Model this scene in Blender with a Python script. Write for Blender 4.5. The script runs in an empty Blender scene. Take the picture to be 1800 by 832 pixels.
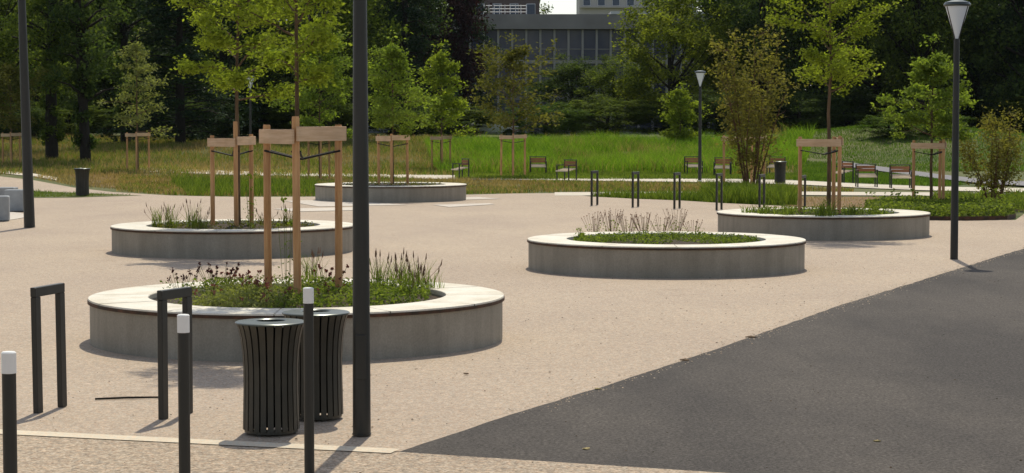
import bpy, math, random
import numpy as np
from mathutils import Vector
R = math.radians
scene = bpy.context.scene
col = scene.collection
rng = np.random.default_rng(7)
random.seed(7)

# ---------------------------------------------------------------- camera, sky, sun
CAM_H, FPX, PITCH = 2.4, 3550.0, math.atan(199/3550.0)
cd = bpy.data.cameras.new('camera'); cam = bpy.data.objects.new('camera', cd); col.objects.link(cam)
cam.location = (0, 0, CAM_H); cam.rotation_euler = (math.pi/2 - PITCH, 0, 0)
cd.sensor_width = 36; cd.lens = 36*FPX/1800; cd.clip_start = .1; cd.clip_end = 3000
scene.camera = cam
SUN_EL, SUN_AZ = R(56), R(5)
w = bpy.data.worlds.new('World'); scene.world = w; w.use_nodes = True
wn = w.node_tree; sky = wn.nodes.new('ShaderNodeTexSky'); sky.sky_type = 'NISHITA'; sky.sun_disc = False
sky.sun_elevation = SUN_EL; sky.sun_rotation = SUN_AZ
hs_ = wn.nodes.new('ShaderNodeHueSaturation'); hs_.inputs['Saturation'].default_value = .6
wn.links.new(sky.outputs[0], hs_.inputs['Color']); wn.links.new(hs_.outputs[0], wn.nodes['Background'].inputs[0]); wn.nodes['Background'].inputs[1].default_value = .128
sd = bpy.data.lights.new('sun', 'SUN'); sun = bpy.data.objects.new('sun', sd); col.objects.link(sun)
sd.energy = 3.5; sd.angle = R(.55); sd.color = (1, .925, .76)
sv = Vector((math.sin(SUN_AZ)*math.cos(SUN_EL), math.cos(SUN_AZ)*math.cos(SUN_EL), math.sin(SUN_EL)))
sun.rotation_euler = (-sv).to_track_quat('-Z', 'Y').to_euler(); sun.location = (0, 0, 60)
vs = scene.view_settings; vs.view_transform = 'Standard'; vs.look = 'None'; vs.exposure = .06; vs.gamma = 1

# ---------------------------------------------------------------- geometry of the view and terrain
def smooth(t):
    t = np.clip(t, 0, 1); return t*t*(3-2*t)
def th(x, y):
    x = np.asarray(x, float); y = np.asarray(y, float)
    h = 1.35*smooth((y-92)/50)
    h = h + 1.15*np.exp(-((x-25)/8.5)**2-((y-128)/13)**2)
    h = h + .10*np.sin(x*.31+1)*np.sin(y*.17)*smooth((y-95)/20)
    return h
def ray(px, py):
    u = (px-900)/FPX; v = (416-py)/FPX
    return (u, math.cos(PITCH)+v*math.sin(PITCH), -math.sin(PITCH)+v*math.cos(PITCH))
def G(px, py, z=0.0):                      # where a sight line meets a level plane
    d = ray(px, py); t = (z-CAM_H)/d[2]; return (d[0]*t, d[1]*t)
def GT(px, py):                            # ... or the terrain
    d = ray(px, py)
    for t in np.arange(15, 320, .1):
        if CAM_H+d[2]*t <= float(th(d[0]*t, d[1]*t)): break
    return (d[0]*t, d[1]*t)
def X(px, Y): return (px-900)/FPX*Y

# ---------------------------------------------------------------- materials
def mat(name, c, rough=.8, metal=0, spec=.3):
    m = bpy.data.materials.new(name); m.use_nodes = True
    b = m.node_tree.nodes['Principled BSDF']
    b.inputs['Base Color'].default_value = (*c, 1); b.inputs['Roughness'].default_value = rough
    b.inputs['Metallic'].default_value = metal; b.inputs['Specular IOR Level'].default_value = spec
    return m
def N(m, t, **kw):
    n = m.node_tree.nodes.new(t)
    for k, v in kw.items():
        if hasattr(n, k): setattr(n, k, v)
    return n
def pos(m): 
    return N(m, 'ShaderNodeNewGeometry').outputs['Position']
def noise(m, scale, detail=4, rough=.55, vec=None, stretch=None):
    n = N(m, 'ShaderNodeTexNoise'); n.inputs['Scale'].default_value = scale
    n.inputs['Detail'].default_value = detail; n.inputs['Roughness'].default_value = rough
    v = vec or pos(m)
    if stretch:
        mp = N(m, 'ShaderNodeMapping'); mp.inputs['Scale'].default_value = stretch
        m.node_tree.links.new(v, mp.inputs['Vector']); v = mp.outputs[0]
    m.node_tree.links.new(v, n.inputs['Vector']); return n.outputs['Fac']
def ramp(m, fac, stops):
    r = N(m, 'ShaderNodeValToRGB'); e = r.color_ramp.elements
    while len(e) < len(stops): e.new(.5)
    for k, (p, c) in enumerate(stops):
        e[k].position = p; e[k].color = (*c, 1) if len(c) == 3 else c
    m.node_tree.links.new(fac, r.inputs[0]); return r.outputs[0]
def mix(m, a, b, fac, mode='MIX'):
    n = N(m, 'ShaderNodeMix'); n.data_type = 'RGBA'; n.blend_type = mode
    L = m.node_tree.links
    for i, v in ((0, fac), (6, a), (7, b)):
        if isinstance(v, (int, float)): n.inputs[i].default_value = v
        elif isinstance(v, tuple): n.inputs[i].default_value = (*v, 1)
        else: L.new(v, n.inputs[i])
    return n.outputs[2]
def setc(m, c): m.node_tree.links.new(c, m.node_tree.nodes['Principled BSDF'].inputs['Base Color'])
def bump(m, fac, strength=.3, dist=.01):
    b = N(m, 'ShaderNodeBump'); b.inputs['Strength'].default_value = strength; b.inputs['Distance'].default_value = dist
    m.node_tree.links.new(fac, b.inputs['Height']); m.node_tree.links.new(b.outputs[0], m.node_tree.nodes['Principled BSDF'].inputs['Normal'])
g3 = lambda v: (v, v, v)

def paving(name, c, speck=(.55, 1.35), s=55):
    m = mat(name, c, .85)
    fine = ramp(m, noise(m, s, 3, .7), [(.3, g3(speck[0])), (.5, g3(1)), (.72, g3(speck[1]))])
    mid = ramp(m, noise(m, 9, 4, .7), [(.25, g3(.90)), (.75, g3(1.1))])
    big = ramp(m, noise(m, .35, 6, .6, stretch=(1, .5, 1)), [(.3, (.90, .89, .90)), (.7, (1.07, 1.07, 1.05))])
    g_ = noise(m, s*.42, 2, .8); hue = ramp(m, noise(m, s*.5, 2, .7), [(.36, (1.10, .98, .92)), (.5, (1, 1, 1)), (.64, (.93, .98, 1.06))])
    a = mix(m, c, fine, 1, 'MULTIPLY'); a = mix(m, a, hue, 1, 'MULTIPLY'); a = mix(m, a, ramp(m, g_, [(.3, g3(max(.5, speck[0]*1.25))), (.5, g3(1)), (.7, g3(1+(speck[1]-1)*.7))]), 1, 'MULTIPLY'); a = mix(m, a, mid, 1, 'MULTIPLY'); a = mix(m, a, big, 1, 'MULTIPLY')
    stain = ramp(m, noise(m, 1.1, 5, .65), [(.60, g3(1)), (.74, (.86, .84, .82))])
    a = mix(m, a, stain, 1, 'MULTIPLY')
    setc(m, a); bump(m, noise(m, s, 3, .7), .35, .006); return m
M = {}
M['plaza'] = paving('tan_aggregate', (.418, .335, .25), (.6, 1.35), 75)
M['fore'] = paving('tan_coarse_aggregate', (.38, .30, .215), (.4, 1.5), 55)
M['pale'] = paving('pale_concrete', (.56, .51, .44), (.85, 1.12))
M['strip'] = paving('cream_kerb_stone', (.62, .54, .41), (.85, 1.12))
M['path'] = paving('pale_gravel', (.58, .53, .43), (.8, 1.15), 20)
M['greypath'] = paving('grey_path', (.20, .195, .205), (.85, 1.12), 20)
m = M['asphalt'] = mat('asphalt', (.07, .064, .062), .9, 0, .15)
f1 = ramp(m, noise(m, 34, 5, .85), [(.40, g3(.55)), (.5, g3(.95)), (.60, g3(1.7))])
f2 = ramp(m, noise(m, .5, 6, .6, stretch=(1, .35, 1)), [(.38, (.80, .80, .81)), (.62, (1.22, 1.20, 1.16))])
f3 = ramp(m, noise(m, 7, 4, .7), [(.3, g3(.88)), (.7, g3(1.12))])
setc(m, mix(m, mix(m, mix(m, (.071, .063, .057), f1, 1, 'MULTIPLY'), f2, 1, 'MULTIPLY'), f3, 1, 'MULTIPLY')); bump(m, noise(m, 70, 3, .7), .4, .006)
m = M['turf'] = mat('turf', (.07, .09, .02), .95)
f = ramp(m, noise(m, .12, 6, .65), [(.35, (.055, .085, .018)), (.5, (.10, .11, .03)), (.62, (.12, .12, .04)), (.75, (.075, .12, .02))])
setc(m, mix(m, f, ramp(m, noise(m, 6, 4, .7), [(.3, g3(.6)), (.7, g3(1.35))]), 1, 'MULTIPLY'))
m = M['drysoil'] = mat('dry_soil', (.2, .12, .06), .95)
setc(m, mix(m, ramp(m, noise(m, .5, 5, .65), [(.35, (.22, .125, .06)), (.6, (.19, .125, .05)), (.72, (.10, .11, .03))]), ramp(m, noise(m, 8, 4, .7), [(.3, g3(.7)), (.7, g3(1.25))]), 1, 'MULTIPLY'))
m = M['soil'] = mat('dark_soil', (.04, .028, .018), .95)
setc(m, ramp(m, noise(m, 18, 5, .7), [(.35, (.02, .014, .009)), (.65, (.09, .062, .038))])); bump(m, noise(m, 18, 4), .8, .03)
m = M['concrete'] = mat('board_concrete', (.3, .28, .255), .85)
c1 = ramp(m, noise(m, 1.5, 5, .6), [(.3, (.27, .245, .195)), (.7, (.335, .305, .25))])
c2 = ramp(m, noise(m, 6, 4, .6, stretch=(1, 1, .12)), [(.32, g3(.86)), (.68, g3(1.08))])
c3 = ramp(m, noise(m, 50, 3, .7), [(.3, g3(.86)), (.7, g3(1.12))])
setc(m, mix(m, mix(m, c1, c2, 1, 'MULTIPLY'), c3, 1, 'MULTIPLY')); bump(m, noise(m, 40, 3), .25, .005)
m = M['block'] = mat('grey_block_concrete', (.34, .36, .37), .85)
setc(m, mix(m, (.33, .35, .36), ramp(m, noise(m, 5, 5), [(.3, g3(.85)), (.7, g3(1.12))]), 1, 'MULTIPLY'))
m = M['coping'] = mat('cream_coping_stone', (.72, .69, .61), .7)
k1 = ramp(m, noise(m, 2.2, 5, .6), [(.3, (.60, .54, .42)), (.5, (.73, .68, .57)), (.7, (.80, .77, .68))])
setc(m, mix(m, k1, ramp(m, noise(m, 45, 3, .7), [(.3, g3(.86)), (.7, g3(1.08))]), 1, 'MULTIPLY'))
m = M['corten'] = mat('rusty_edge_strip', (.12, .055, .03), .8)
setc(m, ramp(m, noise(m, 7, 5, .7), [(.35, (.035, .028, .020)), (.68, (.12, .055, .03))]))
def wood(name, c1, c2, z=(14, 14, .9)):
    m = mat(name, c1, .75)
    a = ramp(m, noise(m, 2.4, 5, .65, stretch=z), [(.3, c1), (.7, c2)])
    a = mix(m, a, ramp(m, noise(m, 1.6, 3), [(.3, g3(.8)), (.7, g3(1.15))]), 1, 'MULTIPLY')
    setc(m, a); bump(m, noise(m, 2.4, 4, .6, stretch=z), .3, .004); return m
M['stake'] = wood('round_pine_post', (.45, .215, .085), (.64, .38, .18))
M['plank'] = wood('sawn_plank', (.54, .35, .20), (.70, .50, .33), (.9, .9, 14))
M['slat'] = wood('bench_timber', (.30, .12, .055), (.42, .20, .10), (1, 12, 12))
M['seat'] = wood('pale_bench_timber', (.68, .55, .40), (.80, .68, .52), (1, 12, 12))
M['strap'] = mat('black_webbing', (.012, .012, .012), .7)
m = M['paint'] = mat('charcoal_painted_steel', (.035, .036, .032), .45, .0, .5)
setc(m, ramp(m, noise(m, 3, 5, .6, stretch=(3, 3, .6)), [(.3, (.010, .011, .009)), (.7, (.022, .021, .017))]))
m = M['binpaint'] = mat('bronze_painted_steel', (.07, .068, .055), .45, .2, .5)
setc(m, ramp(m, noise(m, 4, 5, .6), [(.3, (.026, .025, .019)), (.7, (.046, .043, .033))]))
M['lid'] = mat('worn_lid_steel', (.07, .085, .08), .33, .4, .5)
M['dark'] = mat('liner_black', (.003, .003, .003), .9, 0, 0)
M['white'] = mat('white_band', (.80, .80, .78), .5)
M['diff'] = mat('milky_diffuser', (.72, .76, .80), .3)
b = M['diff'].node_tree.nodes['Principled BSDF']; b.inputs['Subsurface Weight'].default_value = .0
def bark(name, a, c):
    m = mat(name, a, .9); setc(m, ramp(m, noise(m, 5, 5, .7, stretch=(4, 4, .8)), [(.3, a), (.7, c)]))
    bump(m, noise(m, 5, 5, .7, stretch=(4, 4, .8)), .6, .02); return m
M['bark'] = bark('brown_bark', (.07, .045, .025), (.17, .11, .06))
M['bark_dark'] = bark('dark_bark', (.012, .010, .008), (.035, .028, .020))
M['bark_red'] = bark('reddish_stems', (.10, .05, .028), (.17, .09, .05))
def leaf(name, c1, c2, trans=.45, tcol=None, patch=.6):
    m = bpy.data.materials.new(name); m.use_nodes = True; nt = m.node_tree
    p = nt.nodes['Principled BSDF']; out = nt.nodes['Material Output']
    g = N(m, 'ShaderNodeNewGeometry')
    n1 = noise(m, patch, 3, .6)
    ma = N(m, 'ShaderNodeMath'); ma.operation = 'MULTIPLY_ADD'; ma.inputs[1].default_value = .5
    nt.links.new(g.outputs['Random Per Island'], ma.inputs[0])
    mb = N(m, 'ShaderNodeMath'); mb.operation = 'MULTIPLY_ADD'; mb.inputs[1].default_value = 1.0; mb.inputs[2].default_value = -.25
    nt.links.new(n1, mb.inputs[0]); nt.links.new(mb.outputs[0], ma.inputs[2])
    c = ramp(m, ma.outputs[0], [(.2, c1), (.8, c2)])
    nt.links.new(c, p.inputs['Base Color']); p.inputs['Roughness'].default_value = .75; p.inputs['Specular IOR Level'].default_value = .06
    t = N(m, 'ShaderNodeBsdfTranslucent')
    nt.links.new(mix(m, c, tcol or (1.25, 1.3, .55), 1, 'MULTIPLY'), t.inputs[0])
    s = N(m, 'ShaderNodeMixShader'); s.inputs[0].default_value = trans
    nt.links.new(p.outputs[0], s.inputs[1]); nt.links.new(t.outputs[0], s.inputs[2]); nt.links.new(s.outputs[0], out.inputs[0])
    return m
M['lf_yellow'] = leaf('yellow_green_leaves', (.13, .17, .022), (.30, .36, .055), .5)
M['lf_fresh'] = leaf('fresh_green_leaves', (.10, .15, .025), (.25, .32, .065), .5)
M['lf_mid'] = leaf('mid_green_leaves', (.045, .085, .018), (.12, .18, .035), .45)
M['lf_olive'] = leaf('olive_leaves', (.075, .085, .02), (.19, .18, .05), .4)
M['lf_rust'] = leaf('reddish_olive_leaves', (.13, .12, .035), (.26, .24, .07), .45)
M['lf_pale'] = leaf('pale_dusty_leaves', (.14, .16, .06), (.26, .28, .10), .4)
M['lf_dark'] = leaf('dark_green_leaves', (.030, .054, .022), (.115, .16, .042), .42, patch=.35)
M['lf_wood'] = leaf('woodland_leaves', (.05, .08, .02), (.18, .225, .048), .48, patch=.35)
M['lf_broad'] = leaf('broad_olive_leaves', (.08, .11, .02), (.28, .31, .05), .5, patch=.3)
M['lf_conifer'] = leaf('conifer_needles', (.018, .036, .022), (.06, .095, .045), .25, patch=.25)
M['lf_purple'] = leaf('purple_leaves', (.025, .016, .02), (.07, .04, .04), .2, (1.1, .7, .5))
M['gr_tall'] = leaf('tall_meadow_grass', (.07, .15, .015), (.25, .38, .045), .5, patch=.45)
M['gr_lawn'] = leaf('lawn_green', (.05, .11, .015), (.15, .23, .04), .45, patch=.3)
M['gr_dry'] = leaf('dry_meadow_grass', (.20, .17, .055), (.44, .35, .17), .45, (1.15, 1.02, .6), patch=.35)
M['gr_mid'] = leaf('short_meadow_grass', (.07, .12, .018), (.20, .25, .05), .45, patch=.3)
M['gr_planter'] = leaf('planter_green', (.06, .095, .018), (.22, .27, .06), .5, patch=3)
M['fl_red'] = leaf('faded_red_flowers', (.10, .035, .03), (.26, .12, .10), .3, (1.2, .7, .6))
M['fl_dark'] = leaf('dark_seed_heads', (.035, .014, .016), (.09, .03, .03), .2, (1.2, .7, .6))
M['stem_dry'] = leaf('dry_reddish_stems', (.17, .10, .07), (.32, .22, .16), .3, (1.1, .8, .6))
M['facade'] = mat('grey_facade_panels', (.17, .165, .165), .8)
m = M['facade']; setc(m, mix(m, (.31, .29, .27), ramp(m, noise(m, .4, 5), [(.3, g3(.82)), (.7, g3(1.12))]), 1, 'MULTIPLY'))
M['mullion'] = mat('grey_mullions', (.40, .385, .36), .6)
m = M['glass'] = mat('dark_glazing', (.05, .06, .10), .25, 0, .5)
setc(m, ramp(m, noise(m, .5, 3, stretch=(1, 1, .5)), [(.35, (.04, .05, .10)), (.65, (.11, .11, .14))]))
M['roofwhite'] = mat('white_roof_edge', (.75, .75, .74), .5)
m = M['tower'] = mat('pale_tower_render', (.48, .45, .41), .8)
M['towerglass'] = mat('tower_glazing', (.07, .09, .13), .2)
M['brown'] = mat('brown_brick_wall', (.16, .12, .11), .85)
M['carwhite'] = mat('white_car_paint', (.65, .66, .68), .35)
M['carglass'] = mat('car_glass', (.03, .035, .04), .1, 0, .6)
M['boxgrey'] = mat('pale_cabinet', (.42, .50, .47), .6)
M['leaflit'] = mat('dry_leaf', (.35, .28, .12), .8)

# ---------------------------------------------------------------- mesh helpers
def link(o, parent=None):
    col.objects.link(o)
    if parent is not None: o.parent = parent
    return o
def np_mesh(name, V, F, m, parent=None, smooth_=False):
    V = np.asarray(V, dtype=np.float32); F = np.asarray(F, dtype=np.int32)
    me = bpy.data.meshes.new(name); k = F.shape[1]
    me.vertices.add(len(V)); me.vertices.foreach_set('co', V.ravel())
    me.loops.add(F.size); me.loops.foreach_set('vertex_index', F.ravel())
    me.polygons.add(len(F)); me.polygons.foreach_set('loop_start', np.arange(0, F.size, k, dtype=np.int32))
    me.polygons.foreach_set('loop_total', np.full(len(F), k, dtype=np.int32))
    me.update(calc_edges=True)
    if smooth_: me.polygons.foreach_set('use_smooth', [True]*len(F))
    me.materials.append(m)
    return link(bpy.data.objects.new(name, me), parent)
class MB:
    def __init__(s): s.v = []; s.f = []; s.sm = []
    def add(s, v, f, sm=False):
        o = len(s.v); s.v += [tuple(p) for p in v]; s.f += [tuple(i+o for i in q) for q in f]; s.sm += [sm]*len(f)
    def box(s, c, d, rz=0, tilt=0):
        cx, cy, cz = c; a, b_, h = d[0]/2, d[1]/2, d[2]/2; v = []
        for z in (-h, h):
            for x, y in ((-a, -b_), (a, -b_), (a, b_), (-a, b_)):
                x2, y2, z2 = x, y*math.cos(tilt)-z*math.sin(tilt), y*math.sin(tilt)+z*math.cos(tilt)
                v.append((cx+x2*math.cos(rz)-y2*math.sin(rz), cy+x2*math.sin(rz)+y2*math.cos(rz), cz+z2))
        s.add(v, [(3, 2, 1, 0), (4, 5, 6, 7), (0, 1, 5, 4), (1, 2, 6, 5), (2, 3, 7, 6), (3, 0, 4, 7)])
    def bbox(s, c, d, rz=0, bev=.01):            # box with chamfered edges (top and verticals)
        cx, cy, cz = c; a, b_, h = d[0]/2, d[1]/2, d[2]/2
        def ring(k, z):
            aa, bb = a-k, b_-k
            p = [(-aa+bev, -bb), (aa-bev, -bb), (aa, -bb+bev), (aa, bb-bev), (aa-bev, bb), (-aa+bev, bb), (-aa, bb-bev), (-aa, -bb+bev)]
            return [(cx+x*math.cos(rz)-y*math.sin(rz), cy+x*math.sin(rz)+y*math.cos(rz), cz+z) for x, y in p]
        rs = [ring(bev, -h), ring(0, -h+bev), ring(0, h-bev), ring(bev, h)]
        v = sum(rs, []); f = []
        for k in range(3):
            for i in range(8): j = (i+1) % 8; f.append((k*8+i, k*8+j, k*8+8+j, k*8+8+i))
        f.append(tuple(range(7, -1, -1))); f.append(tuple(range(24, 32))); s.add(v, f)
    def tube(s, pts, rad, n=8, caps=True, sm=True):
        pts = [Vector(p) for p in pts]; k = len(pts)
        rad = rad if isinstance(rad, (list, tuple)) else [rad]*k
        v = []; up = Vector((.3, .9, .1)).normalized()
        for i, p in enumerate(pts):
            d = (pts[min(i+1, k-1)]-pts[max(i-1, 0)]).normalized()
            a = d.cross(up)
            if a.length < .1: a = d.cross(Vector((1, 0, 0)))
            a.normalize(); b_ = d.cross(a)
            for j in range(n):
                t = 2*math.pi*j/n; v.append(p+(a*math.cos(t)+b_*math.sin(t))*rad[i])
        f = []
        for i in range(k-1):
            for j in range(n): q = (j+1) % n; f.append((i*n+j, i*n+q, (i+1)*n+q, (i+1)*n+j))
        s.add(v, f, sm)
        if caps: s.add([v[j] for j in range(n)], [tuple(range(n-1, -1, -1))]); s.add(v[-n:], [tuple(range(n))])
    def lathe(s, prof, c=(0, 0, 0), n=32, sm=True, a0=0, a1=2*math.pi):
        for k in range(len(prof)-1):
            (r0, z0), (r1, z1) = prof[k], prof[k+1]; v = []; f = []
            for j in range(n):
                t = a0+(a1-a0)*j/n; v.append((c[0]+r0*math.cos(t), c[1]+r0*math.sin(t), c[2]+z0)); v.append((c[0]+r1*math.cos(t), c[1]+r1*math.sin(t), c[2]+z1))
            full = a1-a0 > 6.28
            if not full: v.append((c[0]+r0*math.cos(a1), c[1]+r0*math.sin(a1), c[2]+z0)); v.append((c[0]+r1*math.cos(a1), c[1]+r1*math.sin(a1), c[2]+z1))
            for j in range(n): q = (j+1) % n if full else j+1; f.append((2*j, 2*q, 2*q+1, 2*j+1))
            s.add(v, f, sm)
    def poly(s, pts, z0, z1=None):
        n = len(pts); s.add([(x, y, z0) for x, y in pts], [tuple(range(n))])
    def build(s, name, m, parent=None):
        me = bpy.data.meshes.new(name); me.from_pydata(s.v, [], s.f); me.update()
        me.polygons.foreach_set('use_smooth', s.sm); me.materials.append(m)
        return link(bpy.data.objects.new(name, me), parent)
def tag(o, label=None, cat=None, group=None, kind=None):
    if label: o['label'] = label
    if cat: o['category'] = cat
    if group: o['group'] = group
    if kind: o['kind'] = kind
    return o
def empty(name, loc, label, cat, group=None, rz=0):
    o = bpy.data.objects.new(name, None); col.objects.link(o); o.location = loc; o.rotation_euler.z = rz; o.empty_display_size = .2
    return tag(o, label, cat, group)
def copy_tree(o, parent=None):
    c = o.copy(); col.objects.link(c)
    if parent is not None: c.parent = parent
    for ch in list(o.children): copy_tree(ch, c)
    return c
def put(proto, used, loc, label, rz=0, s=1, group=None):
    if proto.name in used: o = copy_tree(proto)
    else: o = proto; used.add(proto.name)
    o.location = loc; o.rotation_euler.z = rz; o.scale = (s, s, s) if isinstance(s, (int, float)) else s; o['label'] = label
    if group: o['group'] = group
    return o
used = set()

# ---------------------------------------------------------------- ground sheets
xs = np.unique(np.concatenate([np.linspace(-430, -80, 15), np.arange(-80, 81, 1.6), np.linspace(80, 430, 15)]))
ys = np.unique(np.concatenate([np.linspace(-60, 84, 13), np.arange(84, 172, 1.2), np.linspace(172, 710, 20)]))
GX, GY = np.meshgrid(xs, ys); V = np.stack([GX, GY, th(GX, GY)], -1).reshape(-1, 3)
nx, ny = len(xs), len(ys); ii, jj = np.meshgrid(np.arange(nx-1), np.arange(ny-1)); a = (jj*nx+ii).ravel()
tag(np_mesh('ground', V, np.stack([a, a+1, a+nx+1, a+nx], -1), M['turf'], smooth_=True), kind='structure')
def sheet(name, pix, z, m, world=None):
    b = MB(); pts = [G(*p) for p in pix] if world is None else world
    b.poly(pts, z); o = b.build(name, m); me = o.data
    if me.polygons[0].normal.z < 0: me.flip_normals()
    return tag(o, kind='structure')
# plaza: far edge read along the grass
plaza = [(-250, 330), (0, 311), (60, 318), (130, 331), (200, 339), (300, 345), (420, 347.5), (560, 347), (700, 345), (820, 343.5), (900, 341.5), (985, 340.5), (1040, 347), (1120, 351), (1200, 354), (1262, 358), (1345, 362), (1420, 366), (1480, 369), (1535, 384), (1785, 388.5), (1805, 374), (2100, 381)]
pl = [G(*p) for p in plaza]+[(40, 30), (40, -10), (-30, -10), (-40, 40)]
sheet('plaza', None, .02, M['plaza'], pl)
sheet('turf_wedge', [(45, 337), (250, 345), (130, 349), (60, 349.5), (-300, 352)], .026, M['turf'])
asph = [G(*p) for p in [(695, 803), (900, 735.5), (1048, 689), (1196, 640), (1314, 598), (1468, 544), (1669, 480), (1800, 440), (1990, 381)]]
_e = []
for k in range(len(asph)-1):
    p0_, p1_ = Vector(asph[k]), Vector(asph[k+1]); nn_ = max(2, int((p1_-p0_).length/.22)); n2_ = Vector((-(p1_-p0_).y, (p1_-p0_).x)).normalized()
    for i in range(nn_): _e.append(tuple(p0_.lerp(p1_, i/nn_)+n2_*(random.gauss(0, .008)+.012*math.sin(len(_e)*.13)) if (k or i) else p0_))
edge_pts = list(_e); asph = _e+[asph[-1]]
e = G(1150, 832); s0 = G(695, 803)
ext = (s0[0]+(e[0]-s0[0])*3.2, s0[1]+(e[1]-s0[1])*3.2)
sheet('road', None, .028, M['asphalt'], asph+[(34, 26), ext])
l0, l1 = G(0, 767), G(695, 801.5)
dv = Vector((l1[0]-l0[0], l1[1]-l0[1])); nrm = Vector((-dv.y, dv.x)).normalized()
A = Vector(l0)-dv*2; B = Vector(l1); wd = .10
sheet('kerb_strip', None, .036, M['strip'], [tuple(A-nrm*wd), tuple(B-nrm*wd), tuple(B+nrm*wd), tuple(A+nrm*wd)])
sheet('pavement', None, .030, M['fore'], [tuple(A-nrm*wd), tuple(B), (ext[0]-.02, ext[1]), (9, -8), (-14, -8)])
th_ = np.linspace(0, 2*math.pi, 64, endpoint=False)
sheet('round_slab', None, .030, M['pale'], [(-18.6+6.3*math.cos(t), 50.5+6.3*math.sin(t)) for t in th_])
for k, q in enumerate([[(480, 369), (640, 366), (650, 371), (520, 374)], [(660, 352), (840, 348), (880, 351), (700, 357)], [(500, 355), (560, 353), (720, 362), (560, 365)], [(760, 362), (860, 359), (870, 361), (790, 366)]]):
    sheet('paving_band', q, .030, M['pale'])
def ribbon(name, pix, wpx, m, lift=.02):
    b = MB(); pts = []
    cs = []
    for k in range(len(pix)-1):
        for t in np.linspace(0, 1, 9)[:-1]: cs.append((pix[k][0]*(1-t)+pix[k+1][0]*t, pix[k][1]*(1-t)+pix[k+1][1]*t))
    cs.append(pix[-1]); v = []; f = []
    for (px, py) in cs:
        for s_ in (1, -1):
            q = GT(px, py+s_*wpx/2); v.append((q[0], q[1], float(th(*q))+lift))
    for k in range(len(cs)-1): f.append((2*k, 2*k+2, 2*k+3, 2*k+1))
    b.add(v, f); return tag(b.build(name, m), kind='structure')
ribbon('path', [(240, 299), (400, 305), (620, 310), (960, 315), (1240, 318), (1420, 323), (1520, 328.5), (1640, 333), (1900, 338)], 7, M['path'], .03)
ribbon('path', [(975, 342.5), (1100, 342), (1250, 341.5), (1340, 341), (1500, 342), (1700, 343), (1900, 344)], 6, M['path'], .026)
ribbon('path', [(1478, 290.5), (1500, 293), (1560, 301), (1650, 313), (1730, 322), (1900, 331)], 8, M['greypath'], .07)
ribbon('path', [(-200, 297), (0, 303), (60, 309), (100, 316)], 5, M['path'], .03)
sheet('soil_bed', [(1370, 346.5), (1810, 347.5), (1810, 372), (1480, 368.6), (1380, 362)], .012, M['drysoil'])
sheet('soil_bed', [(110, 303), (230, 303), (330, 318), (300, 336), (160, 328)], .012, M['drysoil'])

# ---------------------------------------------------------------- foliage helpers
def leaves(P, size, flat=.35, aspect=.55, r=rng):
    """one folded-diamond leaf per point"""
    n = len(P); s = size*r.uniform(.6, 1.35, n)[:, None]
    d = r.normal(size=(n, 3)); d[:, 2] *= .6; d /= np.linalg.norm(d, axis=1)[:, None]
    nn = r.normal(size=(n, 3)); nn[:, 2] += flat*4; nn -= (nn*d).sum(1)[:, None]*d; nn /= np.linalg.norm(nn, axis=1)[:, None]
    w_ = np.cross(d, nn)
    V = np.stack([P-d*s*.5, P+w_*s*aspect*.5-d*s*.05, P+d*s*.5-nn*s*.12, P-w_*s*aspect*.5-d*s*.05], 1).reshape(-1, 3)
    return V, np.arange(4*n).reshape(n, 4)
def blades(P, h, w_, lean=.3, r=rng):
    n = len(P); hh = (h*r.uniform(.5, 1.2, n))[:, None]; a = r.uniform(0, 2*math.pi, n); b_ = r.uniform(0, 2*math.pi, n)
    side = np.stack([np.cos(a), np.sin(a), 0*a], 1)*w_/2
    tip = np.stack([np.cos(b_), np.sin(b_), 0*b_], 1)*hh*lean*r.uniform(.2, 1.3, n)[:, None]
    up = np.array([0, 0, 1.])*hh
    V = np.stack([P-side, P+side, P+side*.7+tip*.3+up*.6, P-side*.7+tip*.3+up*.6, P+tip+up*.98], 1)
    V = V.reshape(-1, 3); k = np.arange(n)*5
    F = np.concatenate([np.stack([k, k+1, k+2, k+3], 1), np.stack([k+3, k+2, k+4, k+4], 1)])
    # keep all faces quads: give the tip a tiny width
    V2 = V.reshape(n, 5, 3); tipb = V2[:, 4:5]+side[:, None]*.25
    V3 = np.concatenate([V2, tipb], 1).reshape(-1, 3); k = np.arange(n)*6
    F = np.concatenate([np.stack([k, k+1, k+2, k+3], 1), np.stack([k+3, k+2, k+5, k+4], 1)])
    return V3, F
def limb_path(p, d, L, n=5, wob=.12, grav=0.0, r=random):
    pts = [Vector(p)]; d = Vector(d).normalized()
    for i in range(n):
        d = (d+Vector((r.uniform(-wob, wob), r.uniform(-wob, wob), r.uniform(-wob, wob)+grav))).normalized()
        pts.append(pts[-1]+d*L/n)
    return pts
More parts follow.
